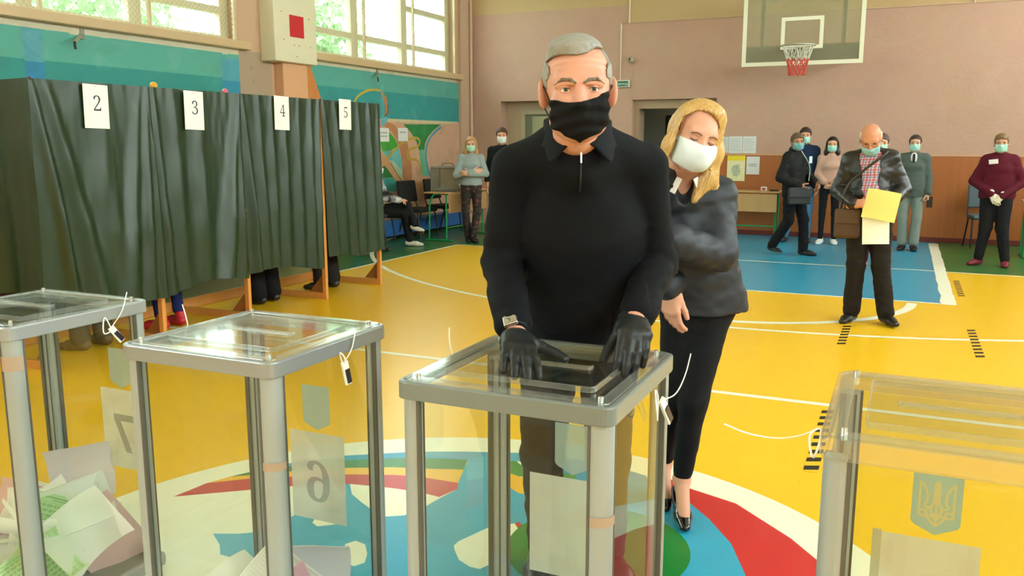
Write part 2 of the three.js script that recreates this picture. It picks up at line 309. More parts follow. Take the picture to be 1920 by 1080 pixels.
{
  const edges = [ZF - 0.3, ...BAYS.flat(), ZN];
  for (let i = 0; i < edges.length; i += 2) part('wall_pier', bb(XL - 0.3, XL, SILL, HC, edges[i], edges[i + 1]), mTan, wl);
  part('wall_header', bb(XL - 0.3, XL, WT, HC, ZF, ZN), mTan, wl);
  for (const z of [-9.22, -3.95, 1.2, 6.35]) {
    part('pilaster', rb(0.14, 2.58, 0.5, 0.012, XL + 0.07, 1.29, z + 0.04 - 0.22 + 0.1), mPeach, wl);
  }
  part('corner_pilaster', bb(XL, XL + 0.05, 0, HC, ZF, -14.1), M('#c2a288', 0.75, { bumpMap: plasterBump, bumpScale: 0.006 }), wl);
}
// cream boxed-in pillar heads with a red panel
for (const z of [-9.22, -3.95, 1.2, 6.35]) {
  const p = part('pillar_casing', rb(0.24, HC - 2.52, 0.84, 0.012, XL + 0.12, (HC + 2.52) / 2, z), mCream, wl);
  part('red_panel', bb(XL + 0.24, XL + 0.246, 2.84, 3.11, z - 0.15, z + 0.13), M('#c4232a', 0.5), p);
  const holes = []; for (const [a, b] of [[0.28, 3.13], [-0.27, 3.1], [0.25, 2.79], [0.05, 2.74], [-0.05, 2.74], [0, 2.6], [-0.28, 2.74]]) holes.push(ball(0.009, XL + 0.24, b, z + a, 0.4, 1, 1, 8));
  part('screw_head', holes, M('#6c6654', 0.6), p);
}
// windows: cream frames, thin panes, diamond wire guard on steel bars
const mGlass = M('#f2fff6', 0.02, { transmission: 1, thickness: 0, ior: 1.45 });
const mWire = M('#a9a48e', 0.5, { metalness: 0.4 });
const mBar = M('#cbb690', 0.5);
let windowCount = 0;
function windowBay(side, z0, z1, guard) {
  const X = side < 0 ? XL : XR, s = side < 0 ? -1 : 1, w = struct('window_' + ++windowCount);
  const fx = (a, b) => { const p = X + s * a, q = X + s * b; return [Math.min(p, q), Math.max(p, q)]; };
  const inner = fx(0.14, 0.22), L = z1 - z0, n = Math.max(2, Math.round(L / 1.27)), pw = (L - 0.12) / n;
  const fr = [bb(...inner, SILL + 0.1, SILL + 0.16, z0, z1), bb(...inner, WT - 0.08, WT, z0, z1), bb(...inner, SILL + 0.16, WT - 0.08, z0, z0 + 0.14), bb(...inner, SILL + 0.16, WT - 0.08, z1 - 0.1, z1)];
  const gl = [];
  for (let i = 0; i < n; i++) {
    const a = z0 + 0.14 + i * pw, b = a + pw;
    if (i) fr.push(rb(0.1, WT - SILL - 0.1, 0.17, 0.01, (inner[0] + inner[1]) / 2, (WT + SILL + 0.1) / 2, a - 0.02));
    fr.push(rb(0.09, 0.085, pw, 0.01, (inner[0] + inner[1]) / 2, 3.075, (a + b) / 2));
    if (i === 0 || i === n - 1) fr.push(rb(0.09, 0.085, pw, 0.01, (inner[0] + inner[1]) / 2, 3.68, (a + b) / 2));
    if (i === 0 || i === n - 2) gl.push([a, b]); else gl.push([a, b]);
  }
  part('window_frame', fr, mFrame, w);
  for (const [a, b] of gl) {
    part('pane', bb(X + s * 0.178, X + s * 0.182, SILL + 0.16, 3.03, a + 0.06, b - 0.08).translate(0, 0, 0), mGlass, w);
    part('pane', bb(X + s * 0.178, X + s * 0.182, 3.12, WT - 0.08, a + 0.06, b - 0.08), mGlass, w);
    const hx = X + s * 0.13;
    part('latch', [bar([hx, 3.06, b - 0.5], [hx - s * 0.03, 3.12, b - 0.44], 0.008, 6)], M('#e8e4d2', 0.4), w);
  }
  // sill and reveal
  part('sill', rb(0.34, 0.1, L + 0.24, 0.012, X + s * 0.06, SILL + 0.05, (z0 + z1) / 2), mSill, w);
  if (!guard) return;
  const bars = [], wires = [], gx = X + 0.0, H0 = SILL + 0.1, H1 = WT, pitch = 0.062;
  for (let k = 0; k <= 3; k++) { const z = z0 + 0.05 + (L - 0.1) * k / 3; part('guard_bar', bb(gx - 0.015, gx + 0.02, H0, H1, z - 0.018, z + 0.018), mBar, w); }
  const d = H1 - H0;
  for (let t = z0 - d; t < z1; t += pitch) for (const dir of [1, -1]) {
    // wire from (t, H0) to (t + d, H1), mirrored for the other direction, cut to the bay
    let a = dir > 0 ? t : z0 + z1 - t, za = a, ya = H0, zb = a + dir * d, yb = H1;
    const cut = (z, y, zt, yt) => { if (z < z0) { y += (z0 - z) / (zt - z) * (yt - y); z = z0; } if (z > z1) { y += (z1 - z) / (zt - z) * (yt - y); z = z1; } return [z, y]; };
    const A = cut(za, ya, zb, yb), B = cut(zb, yb, za, ya);
    if (Math.abs(A[0] - B[0]) < 0.01) continue;
    wires.push(bar([gx + dir * 0.001, A[1], A[0]], [gx + dir * 0.001, B[1], B[0]], 0.0016, 3));
  }
  const g = part('wire_guard', wires, mWire, w); g.userData.kind = 'stuff';
}
for (const [a, b] of BAYS) windowBay(-1, a, b, a < -2);
for (const [a, b] of BAYS) windowBay(1, a, b, false);

// right and near walls, ceiling (outside the frame)
const wr = struct('wall_right');
part('plain_wall', bb(XR, XR + 0.3, 0, SILL, ZF, ZN), mTan, wr);
{ const edges = [ZF - 0.3, ...BAYS.flat(), ZN]; for (let i = 0; i < edges.length; i += 2) part('wall_pier', bb(XR, XR + 0.3, SILL, HC, edges[i], edges[i + 1]), mTan, wr); part('wall_header', bb(XR, XR + 0.3, WT, HC, ZF, ZN), mTan, wr); }
structMesh('wall_near', bb(XL - 0.3, XR + 0.3, 0, HC, ZN, ZN + 0.3), mPink);
structMesh('ceiling', bb(XL - 0.3, XR + 0.3, HC, HC + 0.3, ZF - 0.3, ZN + 0.3), mCeil);

// far wall with two door recesses
const wf = struct('wall_far');
const D1 = [-6.84, -5.45, 2.25], D2 = [-4.34, -2.9, 2.23];
{
  const z0 = ZF - 0.45, T = (x0, x1, y0, y1, m, name = 'wall_panel') => part(name, bb(x0, x1, y0, y1, z0, ZF), m, wf);
  T(XL, D1[0], 0, D1[2], mPink); T(D1[1], D2[0], 0, D1[2], mPink); T(D2[1], XR, 0, D1[2], mPink); T(D2[0], D2[1], D2[2], D1[2], mPink);
  T(XL, -4.42, D1[2], 3.8, mPink); T(-4.42, XR, D1[2], 3.5, mPink);
  T(XL, -4.42, 3.8, HC, mBeige); T(-4.42, XR, 3.5, HC, mBeige);
}
// painted wood dado with a dark red base strip
const dadoTex = canvasTex(1024, 512, (c, w, h) => {
  c.fillStyle = '#a9622f'; c.fillRect(0, 0, w, h);
  for (let i = 0; i < 500; i++) { c.globalAlpha = rr(0.03, 0.1); c.strokeStyle = rnd() < 0.5 ? '#c27a40' : '#8a4a20'; c.lineWidth = rr(1, 6); const x = rr(0, w); c.beginPath(); c.moveTo(x, 0); c.bezierCurveTo(x + rr(-12, 12), h * 0.3, x + rr(-12, 12), h * 0.7, x + rr(-6, 6), h); c.stroke(); }
  c.globalAlpha = 1;
}, { wrapS: THREE.RepeatWrapping, wrapT: THREE.RepeatWrapping, repeat: new THREE.Vector2(0.3, 0.6) });
const mDado = M('#ffffff', 0.42, { map: dadoTex });
for (const [a, b] of [[D2[1] + 0.1, -0.95], [-0.95, 1.4], [1.4, XR]]) part('dado_panel', bb(a, b, 0.07, 1.3, ZF, ZF + 0.022), mDado, wf);
part('dado_panel', bb(-5.3, D2[0] - 0.1, 0.07, 1.3, ZF, ZF + 0.022), mDado, wf);
part('dado_cap', bb(D2[1] + 0.1, XR, 1.3, 1.318, ZF, ZF + 0.03), M('#c99b77', 0.5), wf);
const bs = struct('baseboard_far'); part('board', rb(XR - D2[1], 0.08, 0.035, 0.006, (XR + D2[1]) / 2, 0.04, ZF + 0.0175), mDarkRed, bs); part('board', rb(1.1, 0.08, 0.035, 0.006, -4.9, 0.04, ZF + 0.0175), mDarkRed, bs);
const bl = struct('baseboard_left'); part('board', rb(0.04, 0.14, ZN - ZF, 0.006, XL + 0.02, 0.07, (ZN + ZF) / 2), mDarkRed, bl);
// doors: set back in their recesses
{
  const d1 = struct('door_1'), f = [bb(-6.84, -6.56, 0, 2.25, ZF - 0.42, ZF - 0.3), bb(-6.56, -5.45, 2.1, 2.25, ZF - 0.42, ZF - 0.3)];
  part('door_frame', f, M('#b9a487', 0.6), d1);
  part('transom_frame', [bb(-6.56, -6.48, 0, 2.1, ZF - 0.36, ZF - 0.28), bb(-6.48, -5.45, 2.02, 2.1, ZF - 0.36, ZF - 0.28)], M('#b5ab90', 0.5), d1);
  part('door_leaf', bb(-6.48, -5.45, 0, 2.02, ZF - 0.36, ZF - 0.32), M('#77785f', 0.35), d1);
  part('door_paper', bb(-6.34, -5.95, 1.6, 1.98, ZF - 0.32, ZF - 0.317), M('#a8a684', 0.6), d1);
  const d2 = struct('door_2');
  part('door_frame', [bb(D2[0], D2[0] + 0.1, 0, D2[2], ZF - 0.42, ZF - 0.1), bb(D2[1] - 0.07, D2[1], 0, D2[2], ZF - 0.42, ZF - 0.1), bb(D2[0] + 0.1, D2[1] - 0.07, 2.08, D2[2], ZF - 0.42, ZF - 0.1)], M('#a98f75', 0.6), d2);
  // room seen through the open door
  const rm = struct('wall_back_room'), z1 = ZF - 3.2;
  part('back_wall', bb(-6.6, -0.8, 0, 3, z1 - 0.1, z1), M('#8d9484', 0.8), rm);
  part('side_wall', bb(-6.7, -6.6, 0, 3, z1, ZF - 0.45), M('#848c7c', 0.8), rm); part('side_wall', bb(-0.8, -0.7, 0, 3, z1, ZF - 0.45), M('#848c7c', 0.8), rm);
  part('room_floor', bb(-6.7, -0.7, -0.1, 0, z1, ZF), M('#4f5a48', 0.6), rm); part('room_ceiling', bb(-6.7, -0.7, 3, 3.1, z1, ZF - 0.4), M('#bcbcae', 0.8), rm);
  { // the lit ceiling lamp of that room
    const t = thing('ceiling_lamp', 'flat ceiling lamp of the room behind the open doorway', 'lamp', [-3.6, 3.0, ZF - 1.9]);
    part('housing', rb(1.2, 0.06, 0.3, 0.01, 0, -0.03, 0), M('#d8d8d0', 0.5), t); part('lamp_diffuser', bb(-0.56, 0.56, -0.068, -0.06, -0.12, 0.12), M('#f4f4ea', 0.5, { emissive: S('#fff6e0'), emissiveIntensity: 2 }), t);
    const l = new THREE.RectAreaLight(S('#fff2dc'), 9, 1.1, 0.24); l.name = 'lamp_light'; l.position.set(-3.6, 2.925, ZF - 1.9); l.lookAt(-3.6, 0, ZF - 1.9); scene.add(l);
  }
  for (const x of [-4.35, -3.85]) {
    const t = thing('framed_picture', x < -4 ? 'dark framed picture behind the open doorway, the left one' : 'dark framed picture behind the open doorway, right beside the woman\'s hair', 'picture', [x, 1.75, z1 + 0.001]);
    part('frame', rb(0.42, 0.62, 0.03, 0.006, 0, 0, 0.015), M('#22241f', 0.4), t); part('print', bb(-0.16, 0.16, -0.26, 0.26, 0.03, 0.032), M('#4c5446', 0.5), t);
  }
}
// conduit runs on the far wall
const tr = struct('trim_1');
part('conduit', [bar([-4.56, 2.56, ZF + 0.012], [-4.56, 3.5, ZF + 0.012], 0.014), bar([-4.42, 3.5, ZF + 0.012], [-4.42, HC, ZF + 0.012], 0.016)], M('#d6c6b2', 0.5), tr);
part('conduit', [bar([-4.56, 3.505, ZF + 0.008], [XR, 3.505, ZF + 0.008], 0.008, 6), bar([-4.35, 2.1, ZF + 0.006], [-4.35, 2.86, ZF + 0.006], 0.005, 6), bar([0.75, 3.5, ZF + 0.01], [0.75, HC, ZF + 0.01], 0.014)], M('#c3a68c', 0.5), tr);
part('conduit', [bar([XL + 0.08, 0.2, ZF + 0.05], [XL + 0.08, HC, ZF + 0.05], 0.03, 10)], M('#c9ab94', 0.5), tr);

// outside: ground and trees that show pale green through the panes
structMesh('ground_outside', bb(-60, 60, -0.8, -0.6, -60, 60), M('#7f9070', 0.9));
// ---------- ballot boxes ----------
const mAcryl = M('#f1f4ec', 0.03, { transmission: 1, thickness: 0, ior: 1.38 });
const mClearRim = M('#eef1ee', 0.08, { transmission: 0.93, thickness: 0, ior: 1.5 });
const mLidTop = M('#eef1f0', 0.07, { transmission: 1, thickness: 0, ior: 1.28 });
const mPost = M('#9aa19f', 0.38, { metalness: 0.12 });
const mPostDark = M('#6d6a5e', 0.5, { metalness: 0.3 });
const mGroove = M('#57544b', 0.6);
const mResidue = M('#a8917a', 0.8);
const mScrew = M('#c9c9c2', 0.25, { metalness: 0.8 });
const mSealWhite = M('#f3f1ea', 0.35);
const mSealDark = M('#2b2630', 0.4);
const skirts = [M('#9a9fa1', 0.3, { metalness: 0.25 }), M('#8e9395', 0.3, { metalness: 0.25 }), M('#89928f', 0.3, { transmission: 0.35, thickness: 0 }), M('#f4f2ec', 0.12, { transmission: 0.94, thickness: 0 })];
function roundRect(a, b, r) {
  const s = new THREE.Shape(); s.moveTo(-a + r, -b); s.lineTo(a - r, -b); s.quadraticCurveTo(a, -b, a, -b + r); s.lineTo(a, b - r); s.quadraticCurveTo(a, b, a - r, b);
  s.lineTo(-a + r, b); s.quadraticCurveTo(-a, b, -a, b - r); s.lineTo(-a, -b + r); s.quadraticCurveTo(-a, -b, -a + r, -b); return s;
}
function ring(a, b, r, w, h, y, bev = 0.004) {   // upright rounded rectangular ring
  const s = roundRect(a, b, r), hole = roundRect(a - w, b - w, Math.max(0.004, r - w)); s.holes.push(hole);
  const g = new THREE.ExtrudeGeometry(s, { depth: h - 2 * bev, bevelEnabled: true, bevelSize: bev, bevelThickness: bev, bevelSegments: 2, curveSegments: 6, bevelOffset: -bev });
  g.rotateX(-Math.PI / 2); g.translate(0, y + bev, 0); return g;
}
function plate(a, b, r, y) { const g = new THREE.ShapeGeometry(roundRect(a, b, r), 6); g.rotateX(-Math.PI / 2); g.translate(0, y, 0); return g; }
const A = 0.247, BH = 0.97;
const postGeo = (() => {     // aluminium corner profile, rounded outside, standing at the +x +z corner
  const s = new THREE.Shape(), t = 0.04; s.moveTo(A - t, A - t + 0.012); s.lineTo(A - t, A); s.lineTo(A - 0.03, A + 0.004); s.absarc(A - 0.028, A - 0.028, 0.032, Math.PI / 2, 0, true); s.lineTo(A, A - t); s.lineTo(A - t + 0.012, A - t); s.closePath();
  const g = new THREE.ExtrudeGeometry(s, { depth: 0.88, bevelEnabled: false, curveSegments: 10 }); g.rotateX(-Math.PI / 2); g.scale(1, 1, -1); g.translate(0, 0.05, 0);
  // the flip by scale turns the winding; rebuild it
  const gg = g.toNonIndexed ? (g.index ? g.toNonIndexed() : g) : g, p = gg.attributes.position.array; for (let i = 0; i < p.length; i += 9) for (let k = 0; k < 3; k++) { const t2 = p[i + k]; p[i + k] = p[i + 3 + k]; p[i + 3 + k] = t2; }
  gg.computeVertexNormals(); return gg;
})();
const grooveGeo = merge([bb(A - 0.046, A - 0.04, 0.05, 0.93, A - 0.012, A + 0.0015), bb(A - 0.012, A + 0.0015, 0.05, 0.93, A - 0.046, A - 0.04), bb(A - 0.034, A - 0.031, 0.05, 0.93, A - 0.041, A - 0.038)]);
const shieldTex = canvasTex(256, 340, (c, w, h) => {
  c.fillStyle = '#b4d2e0'; c.fillRect(0, 0, w, h);
  c.strokeStyle = '#e2d9b4'; c.lineWidth = 13; c.lineJoin = 'miter'; c.lineCap = 'butt';
  const P = (a) => { c.beginPath(); a.forEach(([x, y], i) => (i ? c.lineTo(x, y) : c.moveTo(x, y))); c.stroke(); };
  for (const s of [1, -1]) {     // trident: two outer prongs, looped base, centre prong
    const X = (x) => w / 2 + s * x;
    c.beginPath(); c.moveTo(X(88), 42); c.lineTo(X(88), 232); c.lineTo(X(50), 238); c.stroke();
    c.beginPath(); c.moveTo(X(88), 42); c.bezierCurveTo(X(40), 90, X(40), 150, X(62), 176); c.bezierCurveTo(X(46), 196, X(24), 190, X(14), 160); c.stroke();
    c.beginPath(); c.moveTo(X(88), 205); c.lineTo(X(52), 205); c.bezierCurveTo(X(52), 240, X(30), 262, X(0), 288); c.stroke();
    c.beginPath(); c.moveTo(X(0), 232); c.bezierCurveTo(X(26), 220, X(40), 200, X(14), 160); c.lineTo(X(9), 40); c.stroke();
    c.beginPath(); c.moveTo(X(50), 238); c.bezierCurveTo(X(30), 222, X(10), 236, X(0), 262); c.stroke();
  }
  P([[w / 2, 30], [w / 2, 290]]);
});
const shieldPlain = M('#c2d6e0', 0.7, { transmission: 0.5, thickness: 0 });
const mShield = M('#ffffff', 0.7, { map: shieldTex, transmission: 0.4, thickness: 0 });
const shieldShape = (() => { const s = new THREE.Shape(); s.moveTo(-0.052, 0.072); s.lineTo(0.052, 0.072); s.lineTo(0.052, -0.04); s.quadraticCurveTo(0.05, -0.052, 0.034, -0.057); s.lineTo(0, -0.073); s.lineTo(-0.034, -0.057); s.quadraticCurveTo(-0.05, -0.052, -0.052, -0.04); s.closePath(); const g = new THREE.ShapeGeometry(s); const p = g.attributes.position, uv = g.attributes.uv; for (let i = 0; i < p.count; i++) uv.setXY(i, (p.getX(i) + 0.052) / 0.104, (p.getY(i) + 0.073) / 0.145); return g; })();
function numberSheet(txt, o = {}) {
  return canvasTex(256, 360, (c, w, h) => {
    c.fillStyle = o.paper || '#d9d5cb'; c.fillRect(0, 0, w, h);
    for (let i = 0; i < 30; i++) { c.globalAlpha = 0.05; c.fillStyle = rnd() < 0.5 ? '#ffffff' : '#a79a96'; c.fillRect(rr(-40, w), rr(-40, h), rr(30, 140), rr(30, 160)); }
    c.globalAlpha = 1;
    if (txt) { c.fillStyle = o.ink || '#b4b2af'; c.font = (o.weight || 'bold ') + (o.size || 230) + 'px ' + (o.font || 'serif'); c.textAlign = 'center'; c.textBaseline = 'middle'; c.fillText(txt, w / 2, h * (o.at || 0.56)); }
  });
}
const boxLabels = [
  'clear ballot box at the left edge, heaped with white, pink and green ballots',
  'clear ballot box with a mirrored 6 on its sheet, second from the left',
  'clear ballot box that the man in black leans on with gloved hands',
  'clear ballot box at the right edge with a pale blue trident shield'];
const boxX = [-2.58, -1.62, -0.757, 0.15], boxZ = -1.842;
const ballotBoxes = boxX.map((bx, i) => {
  const t = thing('ballot_box', boxLabels[i], 'ballot box', [bx, 0, boxZ], 0, 'ballot boxes in a row');
  part('base', [rb(0.512, 0.05, 0.512, 0.012, 0, 0.025, 0)], M('#8d8d84', 0.5), t);
  for (let k = 0; k < 4; k++) {
    const p = part('corner_post', postGeo, mPost, t); p.rotation.y = k * Math.PI / 2;
    part('groove', grooveGeo, mGroove, p);
    if (k === 0 && i < 3) { // old tape on the nearest post: half a turn of a thin band round the profile
      const y = [0.86, 0.7, 0.72][i], h = [0.045, 0.022, 0.022][i];
      const g = new THREE.CylinderGeometry(0.0336, 0.0336, h, 14, 1, true, -0.3, Math.PI / 2 + 0.5); g.translate(A - 0.028, y, A - 0.028);
      part('tape_residue', g, mResidue, p);
    }
  }
  for (let k = 0; k < 4; k++) { const g = new THREE.PlaneGeometry(2 * A - 0.07, 0.88); g.translate(0, 0.49, A - 0.008); const p = part('clear_panel', g, mAcryl, t); p.rotation.y = k * Math.PI / 2; }
  // lid
  const lid = part('lid', [ring(0.258, 0.258, 0.032, 0.014, 0.042, 0.93)], skirts[i], t);
  part('lid_rim', [ring(0.246, 0.246, 0.026, 0.03, 0.008, 0.969, 0.003)], mClearRim, lid);
  part('lid_top', [plate(0.25, 0.25, 0.028, 0.968), plate(0.181, 0.159, 0.012, 0.981)], mLidTop, lid);
  part('raised_frame', [ring(0.184, 0.162, 0.016, 0.004, 0.014, 0.969, 0.0015)], mClearRim, lid);
  part('slot', [rb(0.25, 0.006, 0.004, 0.0015, 0, 0.984, 0.008), rb(0.25, 0.006, 0.004, 0.0015, 0, 0.984, 0.026), rb(0.005, 0.009, 0.026, 0.002, 0.127, 0.985, 0.017), rb(0.005, 0.009, 0.026, 0.002, -0.127, 0.985, 0.017)], mClearRim, lid);
  for (const [sx, sz] of [[1, 1], [1, -1], [-1, 1], [-1, -1]]) part('screw', bar([sx * 0.218, 0.968, sz * 0.218], [sx * 0.218, 0.984, sz * 0.218], 0.006), mScrew, lid);
  // shield and sheet face the voters on the far side
  const sx = [0.108, -0.005, -0.012, -0.03][i], px = [0.105, -0.008, -0.035, -0.036][i];
  const sh = part('crest', shieldShape, i === 3 ? mShield : shieldPlain, t, 'pale blue shield sticker'); sh.position.set(sx, [0.715, 0.682, 0.677, 0.68][i], -A + 0.004);
  const pg = new THREE.PlaneGeometry(0.208, 0.294);
  const pm = M('#ffffff', 0.85, { map: numberSheet(['7', '6', '', ''][i], { paper: ['#f0ece4', '#eceae8', '#f0eeee', '#eceae4'][i], font: i ? 'serif' : 'sans-serif', weight: i ? 'bold ' : '', size: i ? 230 : 240 }), transmission: 0.5, thickness: 0 });
  const pp = part('number_sheet', pg, pm, t, 'paper sheet taped to the far pane'); pp.position.set(px, [0.49, 0.453, 0.446, 0.448][i], -A + 0.003); pp.rotation.y = Math.PI;
  if (i === 3) { const pf = part('sleeve_edge', [bb(-0.02, 0, 0, 0.3, 0, 0.0006)], M('#e8e6dc', 0.4, { transmission: 0.5, thickness: 0 }), t); pf.position.set(px - 0.104, 0.3, -A + 0.003); }
  return t;
});
// plastic seals threaded through the lids
function seal(label, tail, loop, tg) {
  const t = thing('plastic_seal', label, 'seal', tail[0], 0, 'white plastic seals');
  const L = (a) => a.map((p) => [p[0] - tail[0][0], p[1] - tail[0][1], p[2] - tail[0][2]]);
  part('tail', tube(L(tail), 0.0017, 6, 24), mSealWhite, t);
  if (loop) part('loop', tube(L(loop), 0.0022, 6, 30, true), mSealWhite, t);
  if (tg) { const [p, q] = L(tg); part('tag', [beam(p, q, 0.02, 0.007, [1, 0, 0.3])], mSealWhite, t); const mid = [(p[0] + q[0] * 2) / 3, (p[1] + q[1] * 2) / 3, (p[2] + q[2] * 2) / 3]; part('barcode', [beam([mid[0] + 0.003, (p[1] + mid[1]) / 2, (p[2] + mid[2]) / 2], [q[0] + 0.003, q[1] + 0.004, q[2]], 0.014, 0.006, [1, 0, 0.3])], mSealDark, t); }
}
{
  const x1 = -2.315, x2 = -1.355, x3 = -0.49;
  seal('white plastic seal hanging from the lid of the leftmost ballot box', [[x1, 0.91, -1.936], [x1 + 0.004, 0.955, -1.975], [x1, 1.013, -2.004]], [[x1, 0.944, -1.91], [x1 + 0.008, 0.92, -1.895], [x1, 0.892, -1.905], [x1, 0.898, -1.93], [x1, 0.92, -1.925]], [[x1, 0.908, -1.93], [x1 + 0.003, 0.857, -1.968]]);
  seal('white plastic seal with dark barcode tag on the box with the mirrored 6', [[x2, 0.912, -1.872], [x2 + 0.003, 0.94, -1.9], [x2, 0.985, -1.925]], [[x2, 0.94, -1.852], [x2 + 0.008, 0.925, -1.86], [x2, 0.905, -1.866], [x2 - 0.004, 0.925, -1.858]], [[x2, 0.912, -1.868], [x2 + 0.003, 0.846, -1.882]]);
  seal('white seal with a long curved tail and open loop beside the black trousers', [[x3, 0.894, -1.935], [x3 + 0.01, 0.885, -2.03], [x3 + 0.005, 0.905, -2.16], [x3, 0.94, -2.235]], [[x3, 0.935, -1.875], [x3 + 0.012, 0.9, -1.845], [x3 + 0.004, 0.86, -1.885], [x3, 0.87, -1.9], [x3, 0.91, -1.9]], [[x3, 0.895, -1.935], [x3 + 0.004, 0.82, -2.01]]);
  seal('short white seal tail standing up behind the rim of the box with the mirrored 6', [[-1.885, 0.96, -1.84], [-1.889, 1.0, -1.836], [-1.893, 1.035, -1.83]]);
  seal('short white seal tail standing up at the left rim of the leaned-on box', [[-1.022, 0.96, -1.876], [-1.028, 1.0, -1.87], [-1.026, 1.037, -1.866]]);
  seal('white seal with a long tail reaching left from the rightmost ballot box', [[-0.118, 0.952, -1.7], [-0.15, 0.926, -1.72], [-0.195, 0.913, -1.72], [-0.257, 0.915, -1.72], [-0.303, 0.928, -1.72]], [[-0.112, 0.96, -1.67], [-0.128, 0.955, -1.64], [-0.12, 0.915, -1.63], [-0.112, 0.935, -1.65]]);
}
// ballots
function ballotTex(paper, ink, kind) {
  return canvasTex(256, 362, (c, w, h) => {
    c.fillStyle = paper; c.fillRect(0, 0, w, h); c.fillStyle = ink; c.strokeStyle = ink;
    c.globalAlpha = 0.55; c.fillRect(30, 14, w - 60, 6); c.fillRect(60, 26, w - 120, 4); c.lineWidth = 1; c.strokeRect(10, 40, w - 20, h - 54);
    for (let y = 48; y < h - 24; y += kind ? 20 : 13) { c.globalAlpha = kind ? 0.5 : 0.3; for (let x = 16; x < w - 70;) { const l = rr(8, 26); c.fillRect(x, y, l, kind ? 5 : 3); if (kind) c.fillRect(x, y + 7, l * 0.8, 3); x += l + 4; } if (kind) { c.globalAlpha = 0.9; c.fillStyle = '#f4f6ee'; c.beginPath(); c.ellipse(w - 44, y + 5, 7, 5, 0, 0, 7); c.fill(); c.beginPath(); c.ellipse(w - 24, y + 5, 7, 5, 0, 0, 7); c.fill(); c.fillStyle = ink; } }
    c.globalAlpha = 1;
  });
}
const thin = { transmission: 0.35, thickness: 0 };
const mBal = {
  white: M('#ffffff', 0.85, { map: ballotTex('#fbfcf8', '#c3c6c4', 0), ...thin }), plain: M('#fafbf8', 0.85, thin),
  green: M('#ffffff', 0.85, { map: ballotTex('#c9eab4', '#6f9a66', 1), ...thin }), pink: M('#ffffff', 0.85, { map: ballotTex('#e6b8d4', '#a87898', 0), ...thin }), rose: M('#f0c8cc', 0.85, thin), lilac: M('#e6deea', 0.85, thin),
};
const ballotWords = { white: 'white printed', plain: 'plain white', green: 'green printed', pink: 'pink printed', rose: 'pale rose', lilac: 'pale lilac' };
const ballotGeos = [];
for (let v = 0; v < 6; v++) {
  const k = [0.5, 1.5, 0.9, 1.8, 0.35, 1.2][v] * (v % 2 ? 1 : -1), tw = rr(-0.5, 0.5);
  ballotGeos.push(sheet((u, w) => {
    const x = (u - 0.5) * 0.21, y = (0.5 - w) * 0.297, a = k * y / 0.15 + tw * x / 0.1, R = 0.15 / Math.max(0.2, Math.abs(k));
    return [x, R * Math.sin(y / R), R * (1 - Math.cos(y / R)) * Math.sign(k) + tw * x * y * 1.5 + 0.004 * Math.sin(9 * u + 5 * w)];
  }, 8, 12));
}
function ballot(kind, v, p, r, label, group) { const o = solo('ballot_paper', ballotGeos[v], mBal[kind], label, 'ballot', p, 0, group); o.rotation.set(...r); return o; }
// named sheets of the heap in the leftmost box
const G1 = 'ballots in the leftmost box';
ballot('green', 4, [-2.47, 0.2, -1.78], [-0.72, 0.9, 0.12], 'green printed ballot with rows of ovals lying against the front of the heap', G1);
ballot('lilac', 1, [-2.6, 0.31, -2.0], [-0.75, 0.6, 0.6], 'grey lilac ballot curled up at the back of the heap', G1);
ballot('plain', 3, [-2.5, 0.27, -1.9], [-0.6, 0.75, 0.7], 'white folded ballot on top of the heap like a tent', G1);
ballot('plain', 5, [-2.42, 0.22, -1.83], [-0.6, 1.1, -0.5], 'white ballot bulging at the right side of the heap', G1);
ballot('white', 2, [-2.62, 0.25, -1.83], [-1.0, 0.6, 0.2], 'white ballot lying flat just above the green one', G1);
ballot('rose', 5, [-2.72, 0.19, -1.84], [-0.9, 0.5, 0.2], 'pale rose ballot at the left side of the heap', G1);
ballot('pink', 1, [-2.66, 0.1, -1.72], [-0.9, 0.9, 0.9], 'pink printed ballot half covered at the lower left of the heap', G1);
ballot('plain', 3, [-2.6, 0.2, -1.72], [-1.2, 0.3, -0.4], 'white ballot rolled up at the lower left of the heap', G1);
ballot('rose', 4, [-2.42, 0.14, -1.94], [-0.3, 1.2, 0.8], 'pale rose ballot peeping out at the right of the heap', G1);
ballot('green', 3, [-2.44, 0.13, -1.7], [-0.9, 0.7, 1.2], 'green printed ballot near the bottom of the heap', G1);
ballot('white', 1, [-2.54, 0.24, -1.88], [-0.7, 1.0, -0.9], 'white curled ballot wedged behind the green one', G1);
const kinds1 = ['plain', 'white', 'lilac', 'plain', 'white', 'plain', 'rose', 'white'];
for (let i = 0; i < 22; i++) { const k = kinds1[i % 8], lay = i / 22; ballot(k, i % 6, [-2.58 + rr(-0.08, 0.08), 0.1 + 0.12 * lay + rr(0, 0.02), -1.84 + rr(-0.08, 0.08)], [-1.3 + rr(-0.3, 0.4), rr(-0.3, 1.2), rr(-0.7, 0.7)], `${ballotWords[k]} ballot buried in the heap in the leftmost box`, G1); }
const G2 = 'ballots in the box with the mirrored 6';
ballot('lilac', 1, [-1.53, 0.235, -1.93], [-0.15, 0.45, 0.02], 'pale lilac ballot standing upright behind the near post', G2);
ballot('pink', 3, [-1.47, 0.21, -1.74], [-0.7, 0.6, -0.75], 'pink printed ballot leaning at the right of the box with the mirrored 6', G2);
ballot('plain', 2, [-1.68, 0.2, -1.74], [-0.9, 0.5, -0.35], 'white ballot lying at the left of the box with the mirrored 6', G2);
ballot('white', 5, [-1.6, 0.2, -1.8], [-0.8, 0.9, -0.2], 'white printed ballot lying across the middle of the box with the mirrored 6', G2);
